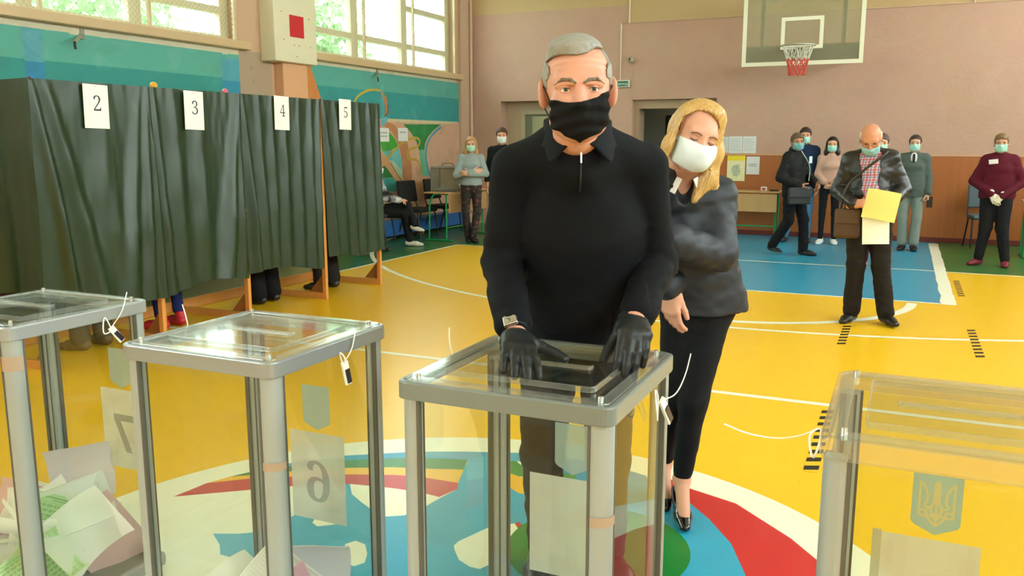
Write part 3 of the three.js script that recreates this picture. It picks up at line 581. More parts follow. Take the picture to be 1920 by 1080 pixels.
ballot('plain', 4, [-1.62, 0.1, -1.86], [-1.3, 0.2, 0.1], 'white ballot lying flat on the bottom of the box with the mirrored 6', G2);

// ---------- voting booths ----------
const mPine = M('#ffffff', 0.45, { map: woodTex('#d9954a', '#9a5a22') });
mPine.map.repeat.set(3, 0.8);
const satinBump = dataTex(256, (u, v) => 0.5 + 0.2 * tn(u, v, 50, 2) + 0.2 * tn(u, v, 12, 6), 3);
const mSatin = M('#1d321c', 0.36, { sheen: 0.15, sheenRoughness: 0.35, sheenColor: S('#5f7a4c'), bumpMap: satinBump, bumpScale: 0.0004 });
const splits = [-3.73, -4.66, -5.6, -6.68, -7.67], XF = -5.05, XB = -5.92, BT = 1.9;
const hemY = [(u) => 0.52 - 0.2 * u + 0.03 * Math.sin(u * 8), (u) => 0.36 + 0.06 * Math.sin(u * 3.1), (u) => 0.37 + 0.05 * Math.sin(u * 4 + 0.5), (u) => 0.41 - 0.05 * u + 0.02 * Math.sin(u * 9)];
// curtain folds: ridges [position at the top, position at the hem, width, depth]
const folds = [
  [[0.03, 0.2, 0.045, 0.075], [0.12, 0.42, 0.07, 0.06], [0.92, 0.68, 0.07, 0.06], [0.97, 0.86, 0.05, 0.075], [0.55, 0.58, 0.14, 0.05], [0.99, 0.99, 0.04, 0.06]],
  [[0.04, 0.06, 0.045, 0.07], [0.24, 0.22, 0.09, 0.06], [0.52, 0.46, 0.1, 0.055], [0.97, 0.7, 0.07, 0.09], [0.98, 0.88, 0.05, 0.075]],
  [[0.02, 0.1, 0.04, 0.06], [0.2, 0.22, 0.05, 0.05], [0.36, 0.34, 0.05, 0.05], [0.52, 0.5, 0.05, 0.05], [0.7, 0.68, 0.05, 0.05], [0.86, 0.84, 0.05, 0.06], [0.98, 0.95, 0.04, 0.06]],
  [[0.03, 0.1, 0.05, 0.06], [0.22, 0.26, 0.06, 0.055], [0.42, 0.44, 0.06, 0.05], [0.6, 0.62, 0.06, 0.05], [0.8, 0.8, 0.06, 0.06], [0.96, 0.95, 0.05, 0.05]],
];
const curtainFace = [];
const boothWords = ['dark green curtained voting booth nearest the camera, with a side curtain', 'green curtained booth with a yellow knob on top, second from the camera', 'green curtained booth with a pink knob on top, third from the camera', 'dark green curtained voting booth at the far end of the row'];
for (let i = 0; i < 4; i++) {
  const z0 = splits[i], z1 = splits[i + 1], W = z0 - z1;
  const t = thing('voting_booth', boothWords[i], 'voting booth', [XF, 0, (z0 + z1) / 2], 0, 'curtained voting booths in a row');
  const lz = (u) => W / 2 - u * W + (i === 0 ? 0.03 * (1 - u) : 0), depth = XB - XF;
  const fr = folds[i], zig = i * 3.7;
  const disp = (u, v) => { let d = 0; for (const [a, b, w, k] of fr) { const c = a + (b - a) * Math.pow(v, 0.8), q = (u - c) / (w * (0.55 + 0.7 * v)); d += k * (0.12 + 0.88 * Math.min(1, v * 1.5)) * Math.exp(-q * q); } return d + 0.012 * v * noise(u * 5 + zig, v * 2.2, 1) + 0.006 * noise(u * 14 + zig, v * 5, 2); };
  const gap = i === 3 ? [0.045, 0.0] : i === 2 ? [0.0, 0.05] : [0, 0];
  const cur = sheet((u, v) => { const e = u + gap[0] * (1 - u) * v - gap[1] * u * Math.pow(v, 0.6) * (i === 2 ? 1.2 : 1); const hem = hemY[i](u), y = BT - v * (BT - hem); return [0.035 + disp(u, v), y, lz(e) + 0.02 * noise(u * 4 + zig, v * 3, 5) * v]; }, 130, 60);
  part('curtain', cur, mSatin, t);
  curtainFace.push((z) => { let m = 0; for (let a = -3; a <= 3; a++) for (let b = 0; b <= 4; b++) { const u = (z0 - (z + a * 0.033)) / W, v = b * 0.05; m = Math.max(m, disp(u, v)); } return XF + 0.035 + m; });
  // frame: posts at both ends, rails on top, boards on the floor, brackets
  const posts = i === 3 ? [0, 1] : [0];
  for (const k of posts) {
    const z = k ? -W / 2 + 0.02 : W / 2 - 0.02;
    part('front_post', rb(0.042, BT, 0.036, 0.003, 0, BT / 2, z), mPine, t);
    part('back_post', rb(0.042, BT, 0.036, 0.003, depth, BT / 2, z), mPine, t);
    part('floor_board', rb(-depth, 0.06, 0.03, 0.003, depth / 2, 0.03, z + 0.002), mPine, t);
    const s = new THREE.Shape(); s.moveTo(-0.02, 0.06); s.lineTo(-0.2, 0.06); s.lineTo(-0.02, 0.26); s.closePath();
    const g = new THREE.ExtrudeGeometry(s, { depth: 0.012, bevelEnabled: false }); g.translate(0, 0, z - 0.03); part('bracket', uvm(g), M('#9a6230', 0.5), t);
    part('top_side_rail', rb(-depth, 0.035, 0.03, 0.003, depth / 2, BT - 0.03, z), mPine, t);
  }
  part('top_rail', rb(0.03, 0.03, W - 0.03, 0.003, 0, BT - 0.02, 0), mPine, t);
  part('back_board', rb(0.03, 0.09, W - 0.03, 0.003, depth, 0.045, 0), mPine, t);
  part('writing_shelf', rb(0.34, 0.02, W - 0.06, 0.004, depth + 0.2, 1.0, 0), mPine, t);
  part('back_cloth', sheet((u, v) => [depth - 0.02 + 0.02 * Math.sin(u * 26) * v, BT - v * (BT - 0.5), lz(u)], 40, 10), mSatin, t);
  if (i > 0) part('divider_cloth', sheet((u, v) => [depth * (0.06 + 0.94 * u), BT - v * (BT - 0.55), W / 2 - 0.03 + 0.02 * Math.sin(u * 20)], 24, 10), mSatin, t);
  if (i === 0) part('side_curtain', sheet((u, v) => [0.06 + (depth - 0.29) * u, BT - 0.02 * u - v * (BT - 0.5) + 0.02 * Math.sin(u * 6) * v, W / 2 + 0.03 + v * 0.03 * (Math.sin(u * 17) + 0.6 * Math.sin(u * 31 + 1)) + 0.01 * noise(u * 6, v * 4)], 60, 30), mSatin, t);
  if (i === 3) part('side_curtain', sheet((u, v) => [0.02 + depth * u, BT - v * (BT - 0.5), -W / 2 - 0.02 + 0.02 * v * Math.sin(u * 17)], 40, 14), mSatin, t);
  part('knob', [i === 1 ? ball(0.03, depth * 0.25, BT + 0.03, W / 2 - 0.29) : i === 2 ? ball(0.026, depth * 0.3, BT + 0.03, W / 2 - 0.16) : ball(0.012, 0.035, 1.9, W / 2)], i === 1 ? M('#d9a33a', 0.4) : i === 2 ? M('#d8616a', 0.35) : M('#3a2c22', 0.4), t);
  if (i > 1) part('peg', [rb(0.05, 0.025, 0.04, 0.004, 0.02, 0.94, W / 2 + 0.02)], mPine, t);
}
// number signs pinned to the curtains
[['2', -4.19, 1.742, 0.05, 'two on the curtain nearest the camera'], ['3', -5.07, 1.745, 0.04, 'three beside the yellow knob'], ['4', -6.1, 1.757, 0.05, 'four on the third curtain'], ['5', -7.04, 1.772, 0.04, 'five on the farthest curtain']].forEach(([d, z, y, tilt, word], si) => {
  const tex = canvasTex(256, 360, (c, w, h) => { c.fillStyle = '#eef0e2'; c.fillRect(0, 0, w, h); c.fillStyle = '#23283f'; c.font = '176px serif'; c.textAlign = 'center'; c.textBaseline = 'middle'; c.fillText(d, w * 0.55, h * 0.43); c.fillStyle = '#444'; c.beginPath(); c.arc(w / 2, 16, 4, 0, 7); c.fill(); });
  const g = bb(-0.1, 0.1, -0.145, 0.145, 0, 0.002), p = g.attributes.position, uv = g.attributes.uv;
  for (let i = 0; i < p.count; i++) uv.setXY(i, (p.getX(i) + 0.1) / 0.2, (p.getY(i) + 0.145) / 0.29);
  const o = solo('number_sign', g, M('#ffffff', 0.7, { map: tex }), `white paper sign with the numeral ${word}`, 'sign', [curtainFace[si](z) + 0.001, y, z], Math.PI / 2 + 0.02);
  o.rotation.x = 0; o.rotation.z = -tilt * 0.4;
});
// ---------- people: distance fields meshed into smooth bodies ----------
const smin = (a, b, k) => { if (k <= 0) return Math.min(a, b); const h = Math.max(k - Math.abs(a - b), 0) / k; return Math.min(a, b) - h * h * k * 0.25; };
const smax = (a, b, k) => -smin(-a, -b, k);
class Field {
  constructor() { this.p = []; this.post = null; this.lo = [1e9, 1e9, 1e9]; this.hi = [-1e9, -1e9, -1e9]; }
  grow(c, r) { for (let i = 0; i < 3; i++) { this.lo[i] = Math.min(this.lo[i], c[i] - r); this.hi[i] = Math.max(this.hi[i], c[i] + r); } }
  // tapered capsule; flat: [nx, ny, nz, ratio] squeezes it along n
  cap(a, b, ra, rb = ra, k = 0.03, flat = null) {
    this.grow(a, ra); this.grow(b, rb);
    const [ax, ay, az] = a, bx = b[0] - ax, by = b[1] - ay, bz = b[2] - az, L = bx * bx + by * by + bz * bz || 1e-9;
    let nx = 0, ny = 0, nz = 0, q = 0;
    if (flat) { const l = Math.hypot(flat[0], flat[1], flat[2]); nx = flat[0] / l; ny = flat[1] / l; nz = flat[2] / l; q = 1 / flat[3] - 1; }
    this.p.push([(x, y, z) => {
      let px = x - ax, py = y - ay, pz = z - az, t = (px * bx + py * by + pz * bz) / L; t = t < 0 ? 0 : t > 1 ? 1 : t;
      px -= bx * t; py -= by * t; pz -= bz * t;
      if (q) { const w = (px * nx + py * ny + pz * nz) * q; px += nx * w; py += ny * w; pz += nz * w; const d = Math.sqrt(px * px + py * py + pz * pz) - ra - (rb - ra) * t; return d; }
      return Math.sqrt(px * px + py * py + pz * pz) - ra - (rb - ra) * t;
    }, k, 0]);
    return this;
  }
  ell(c, r, k = 0.02, sub = 0, q = null) {
    if (!sub) this.grow(c, Math.max(...r));
    const qi = q ? q.clone().invert() : null, v = V3(0, 0, 0);
    this.p.push([(x, y, z) => {
      let a = x - c[0], b = y - c[1], d = z - c[2];
      if (qi) { v.set(a, b, d).applyQuaternion(qi); a = v.x; b = v.y; d = v.z; }
      const k0 = Math.hypot(a / r[0], b / r[1], d / r[2]), k1 = Math.hypot(a / r[0] ** 2, b / r[1] ** 2, d / r[2] ** 2);
      return k1 < 1e-9 ? -Math.min(...r) : k0 * (k0 - 1) / k1;
    }, k, sub]);
    return this;
  }
  fn(f, k = 0, sub = 0) { this.p.push([f, k, sub]); return this; }     // sub 0 join, 1 cut out, 2 keep the common part
  at(x, y, z) {
    let d = 1e9;
    for (const [f, k, sub] of this.p) { const e = f(x, y, z); d = sub === 0 ? smin(d, e, k) : sub === 1 ? smax(d, -e, k) : smax(d, e, k); }
    return this.post ? this.post(d, x, y, z) : d;
  }
}
// naive surface nets
function meshField(f, h, pad = 0.02, lo = f.lo, hi = f.hi) {
  const o = lo.map((v) => v - pad), n = o.map((v, i) => Math.ceil((hi[i] + pad - v) / h) + 2), [nx, ny, nz] = n, F = new Float32Array(nx * ny * nz).fill(1), B = 5, at = (x, y, z) => f.at(x, y, z);
  const reach = (B * 0.87 + 1) * h * 1.9;
  for (let k = 0; k < nz; k += B) for (let j = 0; j < ny; j += B) for (let i = 0; i < nx; i += B) {
    const c = at(o[0] + (i + B / 2) * h, o[1] + (j + B / 2) * h, o[2] + (k + B / 2) * h), K = Math.min(nz, k + B), Jm = Math.min(ny, j + B), I = Math.min(nx, i + B), far = Math.abs(c) > reach;
    for (let z = k; z < K; z++) for (let y = j; y < Jm; y++) for (let x = i; x < I; x++) F[x + nx * (y + ny * z)] = far ? c : at(o[0] + x * h, o[1] + y * h, o[2] + z * h);
  }
  const id = new Int32Array(nx * ny * nz).fill(-1), pos = [], idx = [], sy = nx, sz = nx * ny;
  const E8 = [0, 1, sy, sy + 1, sz, sz + 1, sz + sy, sz + sy + 1], ED = [[0, 1], [2, 3], [4, 5], [6, 7], [0, 2], [1, 3], [4, 6], [5, 7], [0, 4], [1, 5], [2, 6], [3, 7]];
  for (let z = 0; z < nz - 1; z++) for (let y = 0; y < ny - 1; y++) for (let x = 0; x < nx - 1; x++) {
    const b = x + sy * y + sz * z; let m = 0;
    for (let c = 0; c < 8; c++) if (F[b + E8[c]] < 0) m |= 1 << c;
    if (m === 0 || m === 255) continue;
    let X = 0, Y = 0, Z = 0, c = 0;
    for (const [p, q] of ED) if (((m >> p) & 1) !== ((m >> q) & 1)) { const fa = F[b + E8[p]], t = fa / (fa - F[b + E8[q]]); X += (p & 1) + t * ((q & 1) - (p & 1)); Y += ((p >> 1) & 1) + t * (((q >> 1) & 1) - ((p >> 1) & 1)); Z += (p >> 2) + t * ((q >> 2) - (p >> 2)); c++; }
    id[b] = pos.length / 3; pos.push(o[0] + (x + X / c) * h, o[1] + (y + Y / c) * h, o[2] + (z + Z / c) * h);
  }
  for (let z = 1; z < nz - 1; z++) for (let y = 1; y < ny - 1; y++) for (let x = 1; x < nx - 1; x++) {
    const b = x + sy * y + sz * z, s = F[b] < 0;
    const quad = (a, c, d, e, flip) => { if (a < 0 || c < 0 || d < 0 || e < 0) return; flip ? idx.push(a, c, d, a, d, e) : idx.push(a, d, c, a, e, d); };
    if (s !== F[b + 1] < 0) quad(id[b - sy - sz], id[b - sz], id[b], id[b - sy], s);
    if (s !== F[b + sy] < 0) quad(id[b - 1 - sz], id[b - sz], id[b], id[b - 1], !s);
    if (s !== F[b + sz] < 0) quad(id[b - 1 - sy], id[b - sy], id[b], id[b - 1], s);
  }
  const nrm = new Float32Array(pos.length), uv = new Float32Array(pos.length / 3 * 2), e = h * 0.5;
  for (let i = 0; i < pos.length; i += 3) {
    let [x, y, z] = [pos[i], pos[i + 1], pos[i + 2]], gx = at(x + e, y, z) - at(x - e, y, z), gy = at(x, y + e, z) - at(x, y - e, z), gz = at(x, y, z + e) - at(x, y, z - e), l = Math.hypot(gx, gy, gz) || 1;
    nrm[i] = gx / l; nrm[i + 1] = gy / l; nrm[i + 2] = gz / l; uv[i / 3 * 2] = x * 0.8 + z * 0.6; uv[i / 3 * 2 + 1] = y;
  }
  const g = new THREE.BufferGeometry();
  g.setAttribute('position', new THREE.Float32BufferAttribute(pos, 3)); g.setAttribute('normal', new THREE.BufferAttribute(nrm, 3)); g.setAttribute('uv', new THREE.BufferAttribute(uv, 2)); g.setIndex(idx);
  return g;
}
// --- hands: +y to the fingertips, +z the back of the hand, thumb towards +x (a left hand); mirror for the right
function handGeo(o = {}, res = 0.0034) {
  const { curl = [0.35, 0.4, 0.45, 0.5], pip = [0.5, 0.5, 0.55, 0.6], spread = 0.08, thumb = [0.75, 0.55, -0.35], thumbBend = 0.25, add = 0, s = 1, wristUp = 0 } = o, f = new Field();
  const xs = [0.028, 0.0095, -0.0095, -0.0275], L = [[0.043, 0.026, 0.02], [0.047, 0.029, 0.021], [0.043, 0.027, 0.02], [0.034, 0.02, 0.018]], ys = [0.087, 0.091, 0.086, 0.078];
  f.cap([-0.01, -0.035, 0], [0.01, -0.035, 0], 0.024 + add, 0.024 + add, 0.01, [0, 0, 1, 0.75]);
  f.cap([0, -0.03, 0], [0, 0.03, -0.001], 0.028 + add, 0.031 + add, 0.03, [0, 0, 1, 0.62]);
  for (let i = 0; i < 4; i++) f.cap([xs[i] * 0.55, 0.02, -0.002], [xs[i], ys[i], 0.0], 0.0155 + add, 0.0125 + add, 0.016);
  f.cap([0.024, 0.03, -0.012], [-0.02, 0.03, -0.01], 0.014 + add, 0.013 + add, 0.02);
  for (let i = 0; i < 4; i++) {
    let p = V3(xs[i], ys[i], 0), a = curl[i]; const sp = spread * (1.5 - i);
    const r = [0.0104, 0.0108, 0.0104, 0.0092][i] + add;
    for (let k = 0; k < 3; k++) {
      const d = V3(Math.sin(sp) * Math.cos(a), Math.cos(a) * Math.cos(sp), -Math.sin(a)).multiplyScalar(L[i][k]), q = p.clone().add(d);
      f.cap(p.toArray(), q.toArray(), r * (1 - 0.07 * k), r * (0.92 - 0.07 * k), k ? 0.003 : 0.007); p = q; a += pip[i] * (k ? 0.7 : 1);
    }
  }
  let p = V3(0.02, 0.018, -0.006), d = V3(...thumb).normalize(), bend = V3(-0.4, 0.9, -0.1).normalize();
  [0.042, 0.034, 0.027].forEach((l, k) => { const q = p.clone().addScaledVector(d, l); f.cap(p.toArray(), q.toArray(), [0.0165, 0.0125, 0.0115][k] + add, [0.013, 0.0115, 0.0095][k] + add, k ? 0.004 : 0.016); p = q; d.addScaledVector(bend, thumbBend).normalize(); });
  if (o.cut !== undefined) f.fn((x, y) => o.cut - y, 0.002, 2);
  const g = meshField(f, res, 0.008); if (s !== 1) g.scale(s, s, s);
  return g;
}
function mirrorX(g) { g = g.clone(); g.scale(-1, 1, 1); const ix = g.index.array; for (let i = 0; i < ix.length; i += 3) { const t = ix[i]; ix[i] = ix[i + 1]; ix[i + 1] = t; } return g; }
function placeHand(g, wrist, dir, back, right) {
  const y = V3(...dir).normalize(), z = V3(...back); z.addScaledVector(y, -z.dot(y)).normalize(); const x = y.clone().cross(z);
  const m = new THREE.Matrix4().makeBasis(x, y, z).setPosition(...wrist);
  return (right ? mirrorX(g) : g.clone()).applyMatrix4(m);
}
const HANDS = { relaxed: handGeo({}, 0.004), grip: handGeo({ curl: [1.0, 1.05, 1.1, 1.15], pip: [0.9, 0.9, 0.9, 0.9], thumb: [0.5, 0.7, -0.6], thumbBend: 0.3 }, 0.004), hang: handGeo({ curl: [0.3, 0.35, 0.4, 0.45], pip: [0.45, 0.45, 0.5, 0.5], spread: 0.02, thumb: [0.3, 0.9, -0.35], thumbBend: 0.15 }, 0.0035), flat: handGeo({ curl: [0.15, 0.15, 0.2, 0.2], pip: [0.2, 0.2, 0.2, 0.25] }, 0.004) };
// --- heads: origin at eye level in the middle of the head, +z the face
function headField(o = {}) {
  const f = new Field(), w = o.w || 1, nose = o.nose || 1;
  f.ell([0, 0.028, -0.012], [0.077 * w, 0.09, 0.098], 0);
  f.ell([0, -0.03, 0.022], [0.063 * w, 0.088, 0.071], 0.03);
  f.cap([-0.035 * w, -0.075, 0.03], [0.035 * w, -0.075, 0.03], 0.03, 0.03, 0.035);
  f.ell([0, -0.098, 0.055], [0.026, 0.02, 0.022], 0.03);
  f.cap([-0.04, 0.022, 0.073], [0.04, 0.022, 0.073], 0.0125, 0.0125, 0.022);
  for (const s of [-1, 1]) { f.ell([s * 0.032, -0.001, 0.1], [0.019, 0.0125, 0.019], 0.014, 1); f.ell([s * 0.043 * w, -0.038, 0.068], [0.022, 0.02, 0.018], 0.03); }
  f.cap([0, 0.006, 0.086], [0, -0.038, 0.104 + 0.004 * nose], 0.008, 0.0125 * nose, 0.014);
  f.cap([-0.011, -0.042, 0.096], [0.011, -0.042, 0.096], 0.009, 0.009, 0.01);
  f.cap([-0.02, -0.073, 0.083], [0.02, -0.073, 0.083], 0.008, 0.008, 0.014);
  if (o.ears !== false) for (const s of [-1, 1]) { f.ell([s * 0.081 * w, -0.01, -0.012], [0.0085, 0.033, 0.02], 0.008, 0, new THREE.Quaternion().setFromEuler(new THREE.Euler(-0.15, s * 0.45, 0))); f.ell([s * 0.09 * w, -0.008, -0.004], [0.006, 0.018, 0.01], 0.004, 1); }
  const nt = o.neckTo || [0, -0.15, -0.045]; f.cap([0, -0.06, -0.03], nt, 0.05, 0.052, 0.035);
  f.lo = [-0.11, -0.2, -0.17]; f.hi = [0.11, 0.13, 0.135];
  return f;
}
function maskField(hf, o = {}) {
  const f = new Field(), top = o.top ?? -0.016, bot = o.bottom ?? -0.112, add = o.add ?? 0.007, w = o.width ?? 0.068;
  const fill = new Field(); fill.ell([0, -0.062, 0.05], [0.062, 0.058, 0.062 + (o.puff || 0)], 0);
  f.fn((x, y, z) => smin(hf.at(x, y, z) - add, fill.at(x, y, z), 0.02));
  f.fn((x, y, z) => Math.max(y - top - (o.rise ?? 0.12) * Math.abs(x) - (o.tilt || 0) * x, bot - y + 0.5 * Math.abs(x) * 0.4, 0.012 - z, Math.abs(x) - w), 0.004, 2);
  if (o.pleat) f.post = (d, x, y, z) => d + o.pleat * Math.sin(y * 260 + x * x * 260);
  f.lo = [-0.1, -0.14, -0.01]; f.hi = [0.1, 0.03, 0.15];
  return f;
}
function hairField(style) {
  const f = new Field();
  const skull = (add) => f.ell([0, 0.03, -0.015], [0.079 + add, 0.093 + add, 0.1 + add], 0.01);
  if (style === 'bald') {
    skull(0.006); f.fn((x, y, z) => Math.max(-(0.045 - y + 0.25 * z), 0), 0); f.p.pop();
    f.fn((x, y, z) => Math.max(y - 0.055 - 0.3 * z, z - 0.012, -0.055 - y), 0.01, 2);
  } else {
    skull(style === 'long' ? 0.013 : 0.011);
    if (style === 'long' || style === 'longdark') {
      for (const s of [-1, 1]) { f.cap([s * 0.068, 0.03, -0.02], [s * 0.085, -0.12, -0.02], 0.026, 0.034, 0.03); f.cap([s * 0.085, -0.12, -0.02], [s * 0.085, style === 'longdark' ? -0.25 : -0.2, 0.0], 0.034, 0.022, 0.03); }
      f.cap([0, 0, -0.07], [0, -0.2, -0.08], 0.06, 0.055, 0.04);
    }
    if (style === 'bun') f.ell([0, 0.04, -0.12], [0.035, 0.035, 0.03], 0.02);
    if (style === 'crop') f.ell([0, 0.085, 0.01], [0.07, 0.04, 0.08], 0.03);
    const hl = { short: 0.058, crop: 0.06, long: 0.075, longdark: 0.072, bun: 0.07, swept: 0.062 }[style] ?? 0.06;
    f.fn((x, y, z) => { const dx = Math.abs(x) - 0.066, dy = y - hl + 0.25 * Math.abs(x), dz = 0.03 - z; return Math.max(dx, dy, dz); }, 0.012, 1);
    if (!style.startsWith('long')) f.fn((x, y, z) => -0.06 - y + 0.35 * (z + 0.02), 0.01, 2);
    if (!style.startsWith('long')) for (const s of [-1, 1]) f.ell([s * 0.09, -0.03, 0.0], [0.03, 0.05, 0.03], 0.008, 1);
  }
  f.lo = [-0.14, -0.3, -0.16]; f.hi = [0.14, 0.15, 0.12];
  return f;
}
const skinBump = dataTex(256, (u, v) => 0.5 + 0.25 * tn(u, v, 60, 1) + 0.2 * tn(u, v, 20, 4), 8);
const SKIN = (hex) => M(hex, 0.48, { bumpMap: skinBump, bumpScale: 0.0006, specularIntensity: 0.6 });
const cloth = (hex, r = 0.85) => M(hex, r, { bumpMap: clothBump, bumpScale: 0.0007, specularIntensity: 0.4 });
const mMaskMint = M('#a3d6c8', 0.8), mMaskBlue = M('#8fc6cf', 0.8), mMaskWhite = M('#d3dfe0', 0.8);
const mEye = M('#241a16', 0.2), mBrow = M('#3a281e', 0.8);
const J0 = { head: [0, 1.585, 0.02], neck: [0, 1.425, -0.02], sh: [0.15, 1.368, -0.015], el: [0.205, 1.1, -0.03], wr: [0.222, 0.86, 0.03], hip: [0.085, 0.91, 0], kn: [0.095, 0.495, 0.02], an: [0.1, 0.085, -0.03] };
// one clothed person; joints in metres for a height of 1.70 and scaled; the person faces +z
function makePerson(s) {
  const k = (s.h || 1.7) / 1.7, b = s.build || 1, w = s.width || 1, sc = (p) => p.map((v) => v * k), J = {};
  const get = (n, side) => { const q = s.j && (s.j[n + (side > 0 ? 'L' : 'R')]); if (q) return sc(q); const p = J0[n]; return sc([p[0] * side * w, p[1], p[2]]); };
  for (const n of ['sh', 'el', 'wr', 'hip', 'kn', 'an']) for (const e of [1, -1]) J[n + (e > 0 ? 'L' : 'R')] = get(n, e);
  J.head = sc((s.j && s.j.head) || J0.head); J.neck = sc((s.j && s.j.neck) || J0.neck);
  const pel = sc((s.j && s.j.pelvis) || [0, 0.96, 0]), che = sc((s.j && s.j.chest) || [0, 1.27, -0.01]), wai = sc((s.j && s.j.waist) || [0, 1.1, 0]);
  const t = thing('person', s.label, 'person', [s.at[0], 0, s.at[1]], s.turn, s.group);
  const hr = s.res || 0.012, FL = [0, 0, 1, 0.66 * (s.depth || 1)];
  function torso(f, add) {
    const r = (v) => v * k * b + add;
    f.cap(pel, wai, r(0.155), r(0.138), 0.04, FL); f.cap(wai, che, r(0.138), r(0.158), 0.05, FL);
    f.cap(che, sc2(J.shL, J.shR), r(0.146), r(0.075), 0.05, FL);
    for (const e of ['L', 'R']) f.cap([J.neck[0], J.neck[1] - 0.05 * k, J.neck[2]], J['sh' + e], r(0.05), r(0.046), 0.05);
    if (s.bust) f.ell([che[0], che[1] - 0.02 * k, che[2] + 0.075 * k], [0.13 * k, 0.06 * k, 0.06 * k], 0.05);
    if (s.belly) f.ell([wai[0], wai[1], wai[2] + 0.06 * k], [0.13 * k * b, 0.11 * k, 0.09 * k * s.belly], 0.06);
  }
  const sc2 = (p, q) => [(p[0] + q[0]) / 2, (p[1] + q[1]) / 2, (p[2] + q[2]) / 2];
  const lerp = (p, q, u) => p.map((v, i) => v + (q[i] - v) * u);
  function arms(f, add, end = 1, kk = 0.04) { for (const e of ['L', 'R']) { f.cap(J['sh' + e], J['el' + e], 0.046 * k * b + add, 0.039 * k * b + add, kk); f.cap(J['el' + e], lerp(J['el' + e], J['wr' + e], end), 0.039 * k * b + add, 0.031 * k + add, 0.02); } }
  function legs(f, add, end = 1, taper = 0.04) { for (const e of ['L', 'R']) { f.cap(J['hip' + e], J['kn' + e], 0.083 * k * b + add, 0.056 * k * b + add, 0.03); f.cap(J['kn' + e], lerp(J['kn' + e], J['an' + e], end), 0.056 * k * b + add, taper * k + add, 0.02); } }
  // body
  const body = new Field(); torso(body, -0.012); arms(body, -0.006); legs(body, -0.012);
  body.cap(J.neck, [J.head[0], J.head[1] - 0.1 * k, J.head[2] - 0.03 * k], 0.056 * k, 0.05 * k, 0.03);
  if (s.extra) s.extra(body, J);
  const geos = [meshField(body, hr)];
  const rot = new THREE.Euler(s.headPitch || 0, s.headYaw || 0, s.headRoll || 0, 'YXZ'), hm = new THREE.Matrix4().makeRotationFromEuler(rot).scale(V3(k, k, k)).setPosition(...J.head);
  const hf = headField({ ...s.head, neckTo: V3(...J.neck).applyMatrix4(hm.clone().invert()).toArray() });
  const fit = (g) => g.applyMatrix4(hm), onFace = (x, y, o = 0) => { let z = 0.13; while (z > 0 && hf.at(x, y, z) > 0.0005) z -= Math.max(0.0006, hf.at(x, y, z) * 0.5); return [x, y, z + o]; };
  const hres = s.headRes || 0.006;
  geos.push(fit(meshField(hf, hres, 0.01)));
  const handMat = s.gloves;
  const gl = [];
  for (const e of ['L', 'R']) {
    const hd = s.hands && s.hands[e]; if (hd === null) continue;
    const d = (hd && hd.dir) || [J['wr' + e][0] - J['el' + e][0], J['wr' + e][1] - J['el' + e][1], J['wr' + e][2] - J['el' + e][2]];
    const back = (hd && hd.back) || [e === 'L' ? 1 : -1, 0, 0.2];
    gl.push(placeHand(HANDS[(hd && hd.pose) || 'relaxed'].clone().scale(k, k, k), J['wr' + e], d, back, e === 'R'));
  }
  if (!handMat) geos.push(...gl);
  const mk = s.skin || SKIN('#d9a283');
  part('body', merge(geos), mk, t);
  if (handMat) part('gloves', merge(gl), handMat, t);
  // clothes
  const bot = new Field(), bAdd = s.bottomAdd ?? 0.008;
  { const r = (v) => v * k * b + bAdd; bot.cap(pel, wai, r(0.155), r(0.138), 0.04, FL); legs(bot, bAdd, s.bottomEnd ?? 0.97, s.ankle || 0.044); const wy = wai[1] + 0.02 * k; bot.fn((x, y, z) => y - wy, 0, 2); wrinkle(bot, s.bottomCreases ?? s.creases ?? 0.004, 3); part(s.bottomName || 'trousers', meshField(bot, hr), s.bottom, t); }
  const top = new Field(), tAdd = s.topAdd ?? 0.014, hemY = (s.hem ?? 0.9) * k;
  torso(top, tAdd); arms(top, tAdd * 0.9, s.sleeve ?? 0.97, 0.04);
  top.cap(pel, [pel[0], hemY - 0.05, pel[2]], 0.158 * k * b + tAdd, (s.flare || 0.16) * k * b + tAdd, 0.05, FL);
  { const nk = J.neck, ny = nk[1] - 0.012 * k; top.cap([nk[0], nk[1] - 0.03 * k, nk[2]], [nk[0], ny + (s.collarUp || 0), nk[2]], 0.066 * k, 0.058 * k, 0.03); top.fn((x, y, z) => (Math.hypot(x - pel[0], z - pel[2]) < 0.3 ? hemY - y : -1), 0.004, 2); }
  if (s.topCut) s.topCut(top, J);
  if (s.open) top.fn((x, y, z) => Math.max(Math.abs(x - che[0]) - s.open * k * (0.35 + 0.9 * Math.max(0, Math.min(1, (y / k - 0.95) * 2))), 0.05 * k - (z - che[2])), 0.01, 1);
  wrinkle(top, s.creases ?? 0.004, 7);
  const tp = part(s.topName || 'sweater', meshField(top, hr), s.top, t);
  if (s.inner) { const inn = new Field(); torso(inn, tAdd - 0.01); inn.cap(J.neck, [J.neck[0], J.neck[1] + 0.02, J.neck[2]], 0.06 * k, 0.056 * k, 0.02); inn.fn((x, y, z) => Math.max(hemY + 0.02 - y, 0.03 * k - (z - che[2]) ), 0, 2); part('shirt', meshField(inn, hr), s.inner, t); }
